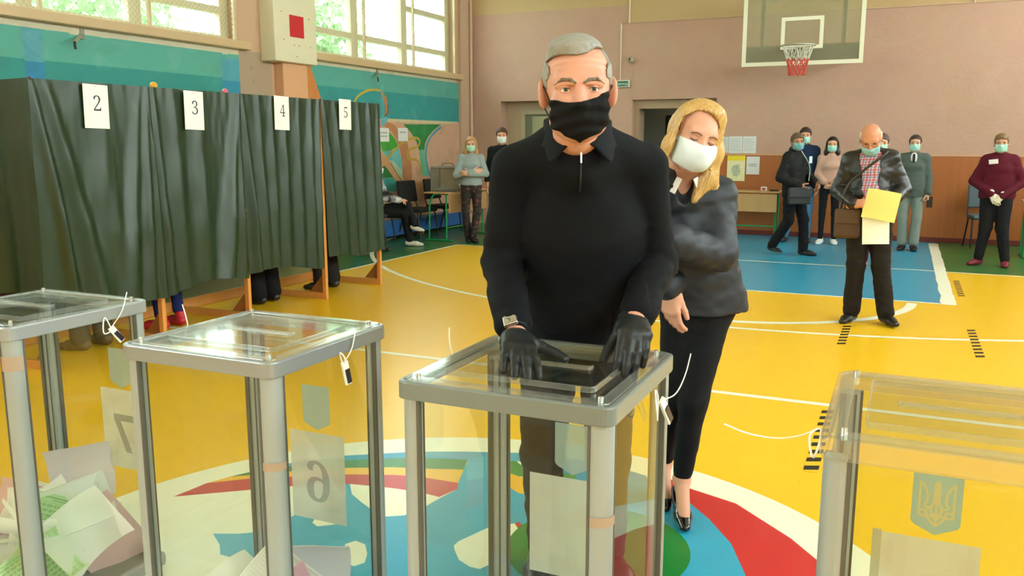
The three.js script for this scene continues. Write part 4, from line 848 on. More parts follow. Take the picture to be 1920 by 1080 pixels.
  // shoes
  if (!s.noShoes) for (const e of ['L', 'R']) {
    const a = J['an' + e], dir = (s.toes && s.toes[e]) || [e === 'L' ? 0.18 : -0.18, 0, 1], dl = Math.hypot(...dir), u = dir.map((v) => v / dl), f = new Field(), base = a[1] - 0.085 * k;
    const P = (q, h) => [a[0] + u[0] * q * k, base + h * k + u[1] * q * k, a[2] + u[2] * q * k];
    f.cap(P(-0.035, 0.045), P(0.1, 0.035), 0.042 * k, 0.046 * k, 0.02, [0, 1, 0, 0.9]); f.cap(P(0.1, 0.035), P(0.17, 0.026), 0.045 * k, 0.036 * k, 0.02, [0, 1, 0, 0.75]); f.cap(P(-0.02, 0.05), P(-0.015, 0.1), 0.04 * k, 0.042 * k, 0.02);
    f.fn((x, y, z) => Math.max(base + 0.001 - y, y - base - 0.125 * k), 0.006, 2);
    part('shoe', meshField(f, hr * 0.7), s.shoes, t);
  }
  // head wear
  if (s.hair) { const hfld = hairField(s.hairStyle || 'short'); if (!s.smoothHair) hfld.post = (d, x, y, z) => d + 0.0022 * noise(x * 60, y * 26, z * 60); part('hair', fit(meshField(hfld, hres, 0.01)), s.hair, t); }
  if (s.mask) { const mf = maskField(hf, s.maskAt); part('face_mask', fit(meshField(mf, hres * 0.8, 0.01)), s.mask, t); for (const e of [-1, 1]) for (const g of [fit(tube([[e * 0.066, -0.03, 0.04], [e * 0.078, -0.012, 0.01], [e * 0.086, 0.014, -0.016]], 0.0014, 5)), fit(tube([[e * 0.06, -0.085, 0.03], [e * 0.075, -0.05, 0.005], [e * 0.086, -0.032, -0.016]], 0.0014, 5))]) part('mask_loop', g, mMaskWhite, t); }
  if (s.eyesDown) for (const e of [-1, 1]) {
    const lid = part('eyelid', fit(ball(0.0125, e * 0.032, 0.001, 0.0755, 1.15, 0.8, 0.85, 16)), mk, t);
    part('lashes', fit(tube([[e * 0.02, -0.003, 0.0855], [e * 0.032, -0.0075, 0.087], [e * 0.046, -0.004, 0.0795]], 0.0014, 6, 16)), mEye, lid);
    part('eyebrow', fit(tube([onFace(e * 0.013, 0.015), onFace(e * 0.024, 0.0195), onFace(e * 0.036, 0.02), onFace(e * 0.05, 0.0145)], 0.0024, 6, 24)), s.brow || mBrow, t);
  } else for (const e of [-1, 1]) { part('eye', fit(ball(0.0095, e * 0.032, -0.001, 0.0795, 1.15, 0.55, 0.7, 10)), mEye, t); part('eyebrow', fit(tube([onFace(e * 0.013, 0.017), onFace(e * 0.03, 0.022), onFace(e * 0.047, 0.016)], 0.003, 5)), s.brow || mBrow, t); }
  return { t, J, k, fit };
}
function wrinkle(f, amp, sd) {
  if (!amp) return; const old = f.post;
  f.post = (d, x, y, z) => { if (old) d = old(d, x, y, z); if (d > 0.06 || d < -0.06) return d; return d + amp * (noise(x * 9 + sd, y * 16, z * 9) + 0.6 * noise(x * 22 + sd, y * 30, z * 22)); };
}
// ---------- the man in black leaning on the ballot box ----------
const yawToWorld = (x, z) => [x * Math.cos(AZ) + z * Math.sin(AZ), -x * Math.sin(AZ) + z * Math.cos(AZ)];
{
  const O = [0.19, -2.55], L = (p) => [p[0] - O[0], p[1], p[2] - O[1]];   // joints below are measured in axes turned to the camera's heading
  const t = thing('person', 'man in a black zip-neck sweater and black face mask leaning on a ballot box', 'person', [yawToWorld(...O)[0], 0, yawToWorld(...O)[1]], AZ);
  const J = { head: L([0.157, 1.625, -2.09]), neck: L([0.166, 1.508, -2.19]), shL: L([0.347, 1.435, -2.26]), shR: L([0.008, 1.435, -2.26]), elL: L([0.398, 1.175, -2.33]), elR: L([-0.028, 1.175, -2.3]), wrL: L([0.302, 1.066, -2.07]), wrR: L([0.008, 1.036, -2.06]),
    pel: L([0.205, 0.95, -2.47]), wai: L([0.2, 1.1, -2.4]), che: L([0.186, 1.3, -2.29]), hipL: L([0.29, 0.9, -2.5]), hipR: L([0.115, 0.9, -2.5]), knL: L([0.31, 0.49, -2.62]), knR: L([0.1, 0.49, -2.66]), anL: L([0.34, 0.085, -2.82]), anR: L([0.115, 0.085, -2.86]) };
  const FLT = [0, 0.3, 0.95, 0.72];
  const skin = SKIN('#c8917a');
  const body = new Field();
  body.cap(J.pel, J.wai, 0.15, 0.145, 0.04, FLT).cap(J.wai, J.che, 0.145, 0.15, 0.05, FLT).cap(J.che, [J.neck[0], J.neck[1] - 0.06, J.neck[2]], 0.14, 0.07, 0.06, FLT).cap(J.shL, J.shR, 0.045, 0.045, 0.05);
  for (const e of ['L', 'R']) { body.cap(J['sh' + e], J['el' + e], 0.045, 0.038, 0.04).cap(J['el' + e], J['wr' + e], 0.038, 0.028, 0.02).cap(J['wr' + e], [J['wr' + e][0], J['wr' + e][1] - 0.003, J['wr' + e][2] + 0.04], 0.028, 0.026, 0.01, [0, 1, 0, 0.8]); body.cap(J['hip' + e], J['kn' + e], 0.075, 0.05, 0.03).cap(J['kn' + e], J['an' + e], 0.05, 0.034, 0.02); }
  body.cap(J.neck, [J.head[0], J.head[1] - 0.1, J.head[2] - 0.035], 0.062, 0.058, 0.03);
  // head with brow folds, eye bags and a broad nose
  const hf = headField({ w: 1.0, nose: 1.2, neckTo: [0, -0.12, -0.09] });
  for (const s of [-1, 1]) {
    hf.ell([s * 0.034, -0.021, 0.084], [0.017, 0.0065, 0.008], 0.008);           // bags
    hf.cap([s * 0.016, 0.014, 0.094], [s * 0.05, 0.009, 0.074], 0.0055, 0.005, 0.008);  // lids
    hf.cap([s * 0.03, -0.03, 0.09], [s * 0.045, -0.06, 0.078], 0.008, 0.012, 0.02);
  }
  for (const s of [-1, 1]) hf.ell([s * 0.084, -0.004, -0.01], [0.0065, 0.035, 0.018], 0.008, 0, new THREE.Quaternion().setFromEuler(new THREE.Euler(-0.15, s * 0.5, 0)));
  hf.post = (d, x, y, z) => d + (z > 0 ? 0.0007 * Math.sin(y * 420 + 20 * x * x * 40) * Math.exp(-(((y - 0.06) / 0.02) ** 2)) : 0);
  const hm = new THREE.Matrix4().makeRotationFromEuler(new THREE.Euler(0.03, -0.02, 0.02, 'YXZ')).setPosition(...J.head), fit = (g) => g.applyMatrix4(hm);
  const onFace = (x, y) => { let z = 0.13; while (z > 0 && hf.at(x, y, z) > 0.0004) z -= Math.max(0.0004, hf.at(x, y, z) * 0.5); return [x, y, z + 0.0008]; };
  part('body', [meshField(body, 0.011), fit(meshField(hf, 0.0028, 0.008))], skin, t);
  // eyes
  for (const s of [-1, 1]) {
    const e = part('eye', fit(ball(0.0118, s * 0.0325, -0.0015, 0.0745, 1, 1, 1, 20)), M('#e6dcd0', 0.15), t);
    part('iris', fit(ball(0.0062, s * 0.0325 + 0.0004, -0.0012, 0.0838, 1, 1, 0.5, 14)), M('#5d6458', 0.15), e);
    part('pupil', fit(ball(0.0028, s * 0.0325 + 0.0004, -0.0012, 0.0862, 1, 1, 0.5, 10)), M('#0c0b0a', 0.1), e);
    const lid = new Field(); lid.ell([s * 0.0325, -0.0015, 0.0745], [0.0142, 0.0142, 0.0142], 0).fn((x, y, z) => Math.max(-(y - 0.002 - 0.08 * (z - 0.08) + 3 * (x - s * 0.0325) * (x - s * 0.0325) * 4), 0.066 - z), 0.001, 2); lid.lo = [s * 0.0325 - 0.02, -0.01, 0.06]; lid.hi = [s * 0.0325 + 0.02, 0.02, 0.095];
    part('upper_lid', fit(meshField(lid, 0.0016, 0.004)), skin, e);
    part('lash_line', fit(tube([[-0.0125, -0.002, 0.0805], [-0.006, 0.0022, 0.0872], [0.001, 0.0026, 0.0884], [0.007, 0.0012, 0.0868], [0.0125, -0.0025, 0.08]].map((q) => [s * 0.0325 + q[0], q[1], q[2]]), 0.0007, 5, 20)), M('#4a342a', 0.7), e);
    const low = new Field(); low.ell([s * 0.0325, -0.0015, 0.0745], [0.014, 0.014, 0.0138], 0).fn((x, y, z) => Math.max(y + 0.0062 - 6 * (x - s * 0.0325) * (x - s * 0.0325), 0.066 - z), 0.001, 2); low.lo = [s * 0.0325 - 0.02, -0.02, 0.06]; low.hi = [s * 0.0325 + 0.02, 0.005, 0.095];
    part('lower_lid', fit(meshField(low, 0.0016, 0.004)), skin, e);
    const br = new Field(); const bp = [[0.01, 0.013], [0.022, 0.0195], [0.04, 0.021], [0.057, 0.01]].map((p) => onFace(p[0] * s, p[1]));
    br.cap(bp[0], bp[1], 0.0028, 0.004, 0.003).cap(bp[1], bp[2], 0.004, 0.0036, 0.003).cap(bp[2], bp[3], 0.0036, 0.0014, 0.003); br.post = (d, x, y, z) => d + 0.0012 * noise(x * 420, y * 240, z * 300);
    part('eyebrow', fit(meshField(br, 0.0014, 0.005)), M('#6e6050', 0.9), t);
  }
  // grey hair, thinning on top, parted at his left temple
  const hair = new Field();
  hair.ell([0, 0.03, -0.016], [0.0835, 0.0945, 0.102], 0).ell([-0.012, 0.098, 0.03], [0.056, 0.026, 0.05], 0.03);
  // hairline: low in the middle, receding at both temples, short sideburns before the ears
  hair.fn((x, y, z) => { const l = 0.083 - 0.006 * Math.cos(x * 55 + 0.5) - 4.2 * x * x + (x > 0.02 ? 0.5 * (x - 0.02) : 0); return Math.max(Math.abs(x) - 0.0655 - 0.25 * Math.max(0, 0.045 - z), y - l, 0.0 - z); }, 0.004, 1);
  hair.fn((x, y, z) => Math.max(z - 0.042, -0.052 - y + 0.5 * (z + 0.03)), 0.01, 2); hair.p.pop();
  hair.fn((x, y, z) => -0.052 - y + 0.5 * (z + 0.03), 0.01, 2);
  hair.fn((x, y, z) => Math.max(0.022 - z, y - 0.022), 0.004, 1);
  for (const s of [-1, 1]) hair.ell([s * 0.094, -0.012, -0.012], [0.02, 0.036, 0.022], 0.004, 1);
  hair.post = (d, x, y, z) => d + 0.0018 * noise(x * 30 + y * 20, y * 70, z * 170) + 0.0009 * noise(x * 50, y * 110, z * 420) + 0.002 * noise(x * 22, y * 22, z * 22);
  hair.lo = [-0.11, -0.07, -0.135]; hair.hi = [0.11, 0.14, 0.1];
  const hairTex = dataTex(256, (u, v) => 0.5 + 0.5 * tn(u, v, 40, 3) + 0.3 * tn(u, v, 90, 5), 22, (v) => [112 + 52 * v, 112 + 50 * v, 106 + 48 * v]);
  part('hair', fit(meshField(hair, 0.0028, 0.006)), M('#ffffff', 0.6, { map: hairTex }), t);
  // mask
  const mk = new Field(), mfill = new Field(); mfill.ell([0, -0.07, 0.045], [0.066, 0.062, 0.072], 0);
  mk.fn((x, y, z) => smin(hf.at(x, y, z) - 0.006, mfill.at(x, y, z), 0.02)).fn((x, y, z) => Math.max(y + 0.03 - 0.2 * Math.abs(x) - 0.13 * x, -0.124 - y + 0.55 * Math.abs(x) , 0.014 - z, Math.abs(x) - 0.069), 0.003, 2);
  mk.post = (d, x, y, z) => { const yy = y - 0.13 * x + 0.5 * x * x * 6; return d + 0.0022 * Math.sin((yy + 0.03) * 200) + 0.001 * noise(x * 60, y * 90, z * 40); };
  mk.lo = [-0.09, -0.14, 0]; mk.hi = [0.09, 0.02, 0.14];
  part('face_mask', fit(meshField(mk, 0.0026, 0.006)), M('#0c0c0e', 0.85, { specularIntensity: 0.4, bumpMap: clothBump, bumpScale: 0.0004 }), t);
  for (const s of [-1, 1]) for (const g of [fit(tube([[s * 0.067, s > 0 ? -0.012 : -0.03, 0.035], [s * 0.078, 0.0, 0.012], [s * 0.086, 0.018, -0.012]], 0.0017, 6)), fit(tube([[s * 0.062, -0.082, 0.03], [s * 0.075, -0.05, 0.0], [s * 0.083, -0.036, -0.02]], 0.0017, 6))]) part('mask_loop', g, M('#141416', 0.7), t);
  // sweater
  const sw = new Field(), knit = M('#0c0e12', 0.85, { specularIntensity: 0.35, bumpMap: knitBump, bumpScale: 0.00012, sheen: 0.15, sheenRoughness: 0.6, sheenColor: S('#2a323c') });
  sw.cap([J.pel[0], J.pel[1] - 0.02, J.pel[2]], J.wai, 0.17, 0.168, 0.04, FLT).cap(J.wai, J.che, 0.168, 0.165, 0.06, FLT).cap(J.che, [J.neck[0], J.neck[1] - 0.04, J.neck[2] - 0.005], 0.158, 0.082, 0.07, FLT);
  sw.cap([J.neck[0], J.neck[1] - 0.06, J.neck[2] + 0.005], [J.neck[0], J.neck[1] - 0.022, J.neck[2]], 0.08, 0.068, 0.03);
  sw.ell([J.wai[0], J.wai[1] - 0.03, J.wai[2] + 0.07], [0.13, 0.12, 0.085], 0.08);
  for (const e of ['L', 'R']) {
    const sgn = e === 'L' ? 1 : -1; sw.cap([J.neck[0] + sgn * 0.04, J.neck[1] - 0.015, J.neck[2]], J['sh' + e], 0.058, 0.058, 0.05).cap(J['sh' + e], J['el' + e], 0.06, 0.055, 0.014);
    const w = J['wr' + e], el = J['el' + e], p = w.map((v, i) => v + (el[i] - v) * 0.14), d = V3(w[0] - el[0], w[1] - el[1], w[2] - el[2]).normalize();
    sw.cap(el, p, 0.055, 0.048, 0.016); 
  }
  sw.fn((x, y, z) => J.pel[1] - 0.015 - y, 0.006, 2);
  sw.post = (d, x, y, z) => {
    if (d > 0.07 || d < -0.07) return d;
    let q = 0.005 * noise(x * 7, y * 9, z * 7) + 0.002 * noise(x * 18, y * 22, z * 18);
    const arm = Math.abs(x) > 0.15 ? 1 : 0, low = Math.max(0, 1 - Math.abs(y - 1.16) / 0.22);
    q += 0.009 * low * (arm ? noise(x * 10, y * 34, z * 12) : 0.5 * noise(x * 6, y * 14, z * 6));
    if (!arm) { // tonal ribs of the knit: lines across the belly, a bundle of upright ribs at his left side
      for (const yy of [0.998, 1.075]) q += 0.0022 * Math.exp(-(((y - yy) / 0.006) ** 2));
      if (y < 1.13 && x > 0.05) for (const xx of [0.075, 0.1, 0.118]) q += 0.0028 * Math.exp(-(((x - xx) / 0.005) ** 2)) * Math.min(1, (1.13 - y) * 12);
    }
    return d + q;
  };
  part('sweater', meshField(sw, 0.0065, 0.02), knit, t);
  const rib = new Field(); rib.cap([J.pel[0], J.pel[1] - 0.03, J.pel[2]], [J.pel[0], J.pel[1] + 0.02, J.pel[2]], 0.172, 0.176, 0, FLT).ell([J.wai[0], J.wai[1] - 0.11, J.wai[2] + 0.05], [0.125, 0.1, 0.08], 0.06); rib.fn((x, y, z) => Math.max(J.pel[1] - 0.06 - y, y - J.pel[1] - 0.015), 0.008, 2); rib.post = (d, x, y, z) => d + 0.001 * Math.sin(Math.atan2(z - J.pel[2], x) * 150);
  part('ribbed_hem', meshField(rib, 0.006, 0.02), knit, t);
  for (const e of ['L', 'R']) {
    const w = J['wr' + e], el = J['el' + e], p = w.map((v, i) => v + (el[i] - v) * 0.25), q = w.map((v, i) => v + (el[i] - v) * (e === 'R' ? 0.13 : 0.06)), f = new Field(), d = V3(q[0] - p[0], q[1] - p[1], q[2] - p[2]).normalize();
    f.cap(p, w, 0.047, 0.04, 0); f.fn((x, y, z) => Math.max((x - q[0]) * d.x + (y - q[1]) * d.y + (z - q[2]) * d.z, -((x - p[0]) * d.x + (y - p[1]) * d.y + (z - p[2]) * d.z) - 0.01), 0.006, 2);
    part('cuff', meshField(f, 0.005, 0.01), knit, t);
  }
  // collar: stand round the neck and two pointed flaps
  const co = new Field(), n0 = J.neck;
  // the collar hugs the neck: a cone wall, open in front, its lower edge spread into pointed flaps
  co.fn((x, y, z) => {
    const u = x - n0[0], w = z - n0[2] + 0.012, h = y - n0[1], r = Math.hypot(u, w * 0.9), a = Math.abs(Math.atan2(u, w));
    const top = 0.05 - 0.012 * Math.cos(a), R = 0.08 + 0.5 * Math.max(0, 0.035 - h) * (0.6 + 0.4 * Math.cos(a)), low = -0.018 - 0.036 * Math.exp(-(((a - 0.58) / 0.2) ** 2)) + 0.012 * Math.exp(-((a / 0.25) ** 2)), gap = Math.max(0, h + 0.014) * 8.5;
    return smax(smax(Math.abs(r - R) - 0.0065, Math.max(h - top, low - h), 0.004), (gap - a) * 0.08, 0.002);
  });
  co.lo = [n0[0] - 0.16, n0[1] - 0.09, n0[2] - 0.16]; co.hi = [n0[0] + 0.16, n0[1] + 0.09, n0[2] + 0.17];
  part('collar', meshField(co, 0.0032, 0.01), M('#11151a', 0.85, { specularIntensity: 0.4, bumpMap: knitBump, bumpScale: 0.0005 }), t);
  // zip: find the front of the sweater along a line and lay the zip on it
  const front = (x, y) => { let z = n0[2] + 0.3; for (let i = 0; i < 90 && sw.at(x, y, z) > 0.0008; i++) z -= Math.max(0.0012, sw.at(x, y, z) * 0.45); return z; };
  const zp = []; for (let i = 0; i <= 10; i++) { const y = n0[1] - 0.012 - i * 0.0115; zp.push([n0[0] + 0.002, y, front(n0[0] + 0.002, y) + 0.0015]); }
  part('zip', tube(zp, 0.0026, 6, 30), M('#0b0c0d', 0.5), t);
  part('zip_pull', [beam([zp[2][0], zp[2][1] + 0.004, zp[2][2] + 0.007], [zp[4][0], zp[4][1] + 0.002, zp[4][2] + 0.006], 0.007, 0.0035, [1, 0, 0])], M('#d8d8d2', 0.2, { metalness: 0.9 }), t);
  // jeans, shoes
  const je = new Field(); je.cap(J.pel, [J.wai[0], J.wai[1] - 0.06, J.wai[2]], 0.162, 0.15, 0.04, FLT); for (const e of ['L', 'R']) je.cap(J['hip' + e], J['kn' + e], 0.094, 0.069, 0.03).cap(J['kn' + e], J['an' + e], 0.069, 0.058, 0.02); je.fn((x, y, z) => y - 1.02, 0, 2); wrinkle(je, 0.006, 5);
  part('jeans', meshField(je, 0.011), cloth('#1e2637', 0.8), t);
  for (const e of ['L', 'R']) { const a = J['an' + e], f = new Field(), x = a[0], z = a[2], s = e === 'L' ? 0.03 : -0.03; f.cap([x, 0.045, z - 0.04], [x + s, 0.038, z + 0.12], 0.045, 0.047, 0).cap([x + s, 0.036, z + 0.12], [x + s * 1.3, 0.028, z + 0.2], 0.046, 0.036, 0.02).cap([x, 0.05, z - 0.02], [x, 0.1, z], 0.042, 0.045, 0.02); f.fn((X, Y) => Math.max(0.001 - Y, Y - 0.12), 0.006, 2); part('shoe', meshField(f, 0.008), M('#17171a', 0.35), t); }
  // gloved hands pressed on the lid
  const glove = M('#1d2022', 0.45, { specularIntensity: 0.7, bumpMap: skinBump, bumpScale: 0.0008 });
  const rg = handGeo({ curl: [0.2, 0.16, 0.16, 0.22], pip: [0.28, 0.25, 0.28, 0.35], spread: 0.09, thumb: [0.95, 0.35, -0.25], thumbBend: 0.12, add: 0.0018, s: 1.04, cut: -0.004 }, 0.0028);
  part('glove', placeHand(rg, [J.wrR[0] + 0.001, J.wrR[1], J.wrR[2] + 0.026], [0.07, -0.13, 0.98], [0.05, 0.98, 0.15], true), glove, t);
  const lg = handGeo({ curl: [0.85, 0.8, 0.8, 0.85], pip: [0.25, 0.25, 0.3, 0.35], spread: 0.03, thumb: [0.5, 0.65, -0.85], thumbBend: 0.1, add: 0.0018, s: 1.03, cut: -0.02 }, 0.0028);
  part('glove', placeHand(lg, [J.wrL[0] - 0.002, J.wrL[1], J.wrL[2] + 0.012], [-0.1, -0.13, 0.95], [0.12, 0.9, 0.35], false), glove, t);
  // wrist watch on the cuff
  const wd = V3(J.wrR[0] - J.elR[0], J.wrR[1] - J.elR[1], J.wrR[2] - J.elR[2]).normalize(), wp = V3(...J.wrR).addScaledVector(wd, -0.012), up = V3(-0.3, 0.82, 0.45); up.addScaledVector(wd, -up.dot(wd)).normalize(); const sd = wd.clone().cross(up);
  const wm = new THREE.Matrix4().makeBasis(sd, wd, up).setPosition(wp.x, wp.y, wp.z), watch = thing('wrist_watch', 'square silver wrist watch on black strap on the leaning man\'s right wrist', 'watch'); t.add(watch); scene.remove(watch); t.remove(watch); scene.add(watch);
  watch.position.copy(t.position); watch.rotation.copy(t.rotation);
  const W = (g) => g.applyMatrix4(wm);
  part('strap', [W((() => { const g = new THREE.TorusGeometry(0.034, 0.0028, 6, 40); g.scale(1, 1, 3.4); g.rotateX(Math.PI / 2); return g; })())], M('#141416', 0.6), watch);
  part('case', [W(rb(0.036, 0.036, 0.01, 0.003, 0, 0, 0.037))], M('#d5d5d0', 0.18, { metalness: 0.9 }), watch);
  part('dial', [W(rb(0.027, 0.027, 0.002, 0.0008, 0, 0, 0.0425))], M('#8e8a78', 0.3), watch);
  part('hands', [W(bb(-0.001, 0.001, 0, 0.01, 0.0435, 0.044)), W(bb(0, 0.007, -0.001, 0.001, 0.0435, 0.044))], M('#2a2a28', 0.4), watch);
}
// ---------- the blonde woman behind him ----------
{
  const O = [0.7, -3.25], W = yawToWorld(...O), navy = M('#161e29', 0.58, { bumpMap: clothBump, bumpScale: 0.0004 });
  const wHead = { w: 0.95, nose: 0.9 };
  const p = makePerson({
    label: 'blonde woman in a navy jacket and pale mask leaning in behind the man in black', at: [W[0], W[1]], turn: AZ, h: 1.7, build: 0.92, res: 0.0085, headRes: 0.0034, head: wHead,
    j: { head: [-0.052, 1.525, 0.17], neck: [-0.085, 1.385, 0.085], shL: [0.06, 1.3, 0.05], shR: [-0.21, 1.32, -0.03], elL: [0.055, 1.1, 0.15], wrL: [-0.17, 1.17, 0.28], elR: [-0.18, 1.1, 0.01], wrR: [-0.112, 0.965, 0.12], chest: [-0.06, 1.18, 0.03], waist: [0, 1.02, -0.01], pelvis: [0.035, 0.88, -0.05], hipL: [0.085, 0.85, -0.05], hipR: [-0.035, 0.85, -0.05], knL: [0.015, 0.5, 0.01], knR: [-0.045, 0.5, -0.08], anL: [-0.008, 0.15, -0.05], anR: [-0.05, 0.15, -0.23] },
    headYaw: 0.16, headPitch: 0.2, headRoll: -0.26, skin: SKIN('#cf9a80'), mask: mMaskWhite, maskAt: { top: -0.014, bottom: -0.115, add: 0.008, puff: 0.012, rise: 0.08 },
    top: navy, topName: 'jacket', topAdd: 0.034, hem: 0.85, flare: 0.175, creases: 0.008, bottomCreases: 0.003, bottom: cloth('#131519', 0.8), bottomAdd: 0.004, ankle: 0.036, bottomEnd: 0.9, creasesB: 0.003, noShoes: true, sleeve: 0.9,
    hands: { R: { dir: [0.05, -0.97, 0.1], back: [-0.7, 0.1, 0.7], pose: 'hang' }, L: { pose: 'relaxed', back: [0, 0.4, 0.9] } },
    extra: (f, J) => { for (const e of ['L', 'R']) { const a = J['an' + e]; f.cap(a, [a[0] - 0.012, 0.04, a[2] + 0.12], 0.03, 0.026, 0.03); f.cap([a[0], 0.1, a[2] - 0.02], a, 0.026, 0.03, 0.02); } },
    topCut: (f, J) => f.ell([J.neck[0] + 0.01, J.neck[1] - 0.02, J.neck[2] + 0.09], [0.034, 0.09, 0.06], 0.01, 1),
    brow: M('#6d4f36', 0.8), eyesDown: true,
  });
  // pumps
  for (const e of ['L', 'R']) {
    const a = p.J['an' + e], f = new Field(), x = a[0] - 0.012, z = a[2];
    f.cap([x + 0.008, 0.085, z - 0.035], [x, 0.035, z + 0.1], 0.031, 0.034, 0.02).cap([x, 0.032, z + 0.1], [x - 0.006, 0.022, z + 0.175], 0.036, 0.022, 0.02, [0, 1, 0, 0.75]);
    f.cap([x + 0.008, 0.07, z - 0.045], [x + 0.008, 0.008, z - 0.048], 0.014, 0.007, 0.012);
    f.ell([x, 0.115, z + 0.035], [0.028, 0.06, 0.085], 0.006, 1, new THREE.Quaternion().setFromEuler(new THREE.Euler(0.35, 0, 0)));
    f.fn((X, Y) => 0.001 - Y, 0.003, 2);
    part('pump_shoe', meshField(f, 0.0045), M('#111113', 0.18, { clearcoat: 0.5, clearcoatRoughness: 0.15 }), p.t);
  }
  // long blonde hair falling to both sides
  const hair = new Field();
  hair.ell([0, 0.034, -0.018], [0.081, 0.094, 0.102], 0).ell([0.02, 0.098, 0.015], [0.05, 0.03, 0.06], 0.03);
  hair.cap([-0.06, 0.07, 0.02], [-0.086, -0.05, 0.02], 0.022, 0.022, 0.03).cap([-0.086, -0.05, 0.02], [-0.1, -0.17, 0.03], 0.022, 0.02, 0.03).cap([-0.1, -0.17, 0.03], [-0.085, -0.25, 0.05], 0.02, 0.01, 0.02);
  hair.cap([0.06, 0.07, 0.02], [0.084, -0.04, 0.012], 0.024, 0.03, 0.03).cap([0.088, -0.04, 0.01], [0.09, -0.13, 0.02], 0.036, 0.036, 0.03).cap([0.09, -0.13, 0.02], [0.06, -0.21, 0.05], 0.034, 0.016, 0.03).cap([0.095, -0.1, -0.02], [0.17, -0.2, -0.0], 0.036, 0.02, 0.03).cap([0.17, -0.2, 0.0], [0.215, -0.28, 0.02], 0.02, 0.006, 0.02);
  hair.cap([0, 0, -0.07], [0.03, -0.2, -0.09], 0.07, 0.06, 0.04);
  hair.fn((x, y, z) => { const q = Math.abs(x + 0.012), top = 0.094 - 9 * q * q; return Math.max(q - 0.066, y - top, 0.02 - z); }, 0.01, 1);
  hair.post = (d, x, y, z) => d + 0.0028 * noise(x * 150 + y * 8, y * 7, z * 150) + 0.0012 * noise(x * 330, y * 10, z * 330);
  hair.lo = [-0.15, -0.3, -0.17]; hair.hi = [0.24, 0.15, 0.12];
  const blond = dataTex(256, (u, v) => 0.5 + 0.6 * tn(u, v * 0.2, 60, 3) + 0.3 * tn(u, v * 0.2, 110, 5), 9, (v) => [165 + 50 * v, 128 + 50 * v, 68 + 46 * v]);
  part('hair', p.fit(meshField(hair, 0.0034, 0.01)), M('#ffffff', 0.45, { map: blond }), p.t);
  const nk = p.J.neck;
  for (const s of [-1, 1]) { const g = rb(0.022, 0.06, 0.005, 0.002); g.rotateZ(s * 0.45); g.rotateY(s * 0.5); g.translate(nk[0] + 0.012 + s * 0.04, nk[1] - 0.035, nk[2] + 0.088); part('shirt_collar', g, M('#e9e9e6', 0.7), p.t); }
  for (const e of [[-0.088, -0.05, 0], [0.07, -0.09, 0.07]]) part('earring', p.fit(ball(0.006, ...e)), M('#c9a04a', 0.3, { metalness: 0.8 }), p.t);
  part('sleeve_badge', [rb(0.006, 0.035, 0.02, 0.002, 0.125, 1.235, 0.08)], M('#b9bcbd', 0.5), p.t);
  for (const e of [[-0.1, 0.905, 0.115], [-0.095, 1.03, 0.135]]) part('snap_button', ball(0.006, ...e), M('#c9c9c4', 0.3, { metalness: 0.7 }), p.t);
}
// ---------- people further back ----------
const plaid = canvasTex(256, 256, (c, n) => {
  c.fillStyle = '#d8c6c6'; c.fillRect(0, 0, n, n);
  for (let i = 0; i < 4; i++) { const x = i * 64; c.globalAlpha = 0.6; c.fillStyle = '#b04550'; c.fillRect(x, 0, 22, n); c.fillRect(0, x, n, 22); c.fillStyle = '#4d6488'; c.fillRect(x + 34, 0, 14, n); c.fillRect(0, x + 34, n, 14); } c.globalAlpha = 1;
}, { wrapS: THREE.RepeatWrapping, wrapT: THREE.RepeatWrapping, repeat: new THREE.Vector2(6, 6) });
const floral = canvasTex(256, 256, (c, n) => { c.fillStyle = '#221d1f'; c.fillRect(0, 0, n, n); for (let i = 0; i < 40; i++) { c.globalAlpha = 0.7; c.fillStyle = ['#7a2f2c', '#8a4a3a', '#4a3a34', '#5a2430'][i % 4]; c.beginPath(); c.ellipse(rr(0, n), rr(0, n), rr(6, 20), rr(6, 16), rr(0, 3), 0, 7); c.fill(); } c.globalAlpha = 1; }, { wrapS: THREE.RepeatWrapping, wrapT: THREE.RepeatWrapping, repeat: new THREE.Vector2(3, 3) });
const bwPrint = canvasTex(256, 256, (c, n) => { c.fillStyle = '#26272b'; c.fillRect(0, 0, n, n); for (let i = 0; i < 30; i++) { c.fillStyle = ['#d6d6d6', '#8d9096', '#e9e9e9'][i % 3]; c.beginPath(); c.moveTo(rr(0, n), rr(0, n)); c.lineTo(rr(0, n), rr(0, n)); c.lineTo(rr(0, n), rr(0, n)); c.globalAlpha = 0.35; c.fill(); } c.globalAlpha = 1; }, { wrapS: THREE.RepeatWrapping, wrapT: THREE.RepeatWrapping, repeat: new THREE.Vector2(4, 4) });
const black = cloth('#18181a'), shoeBlack = M('#151517', 0.4);
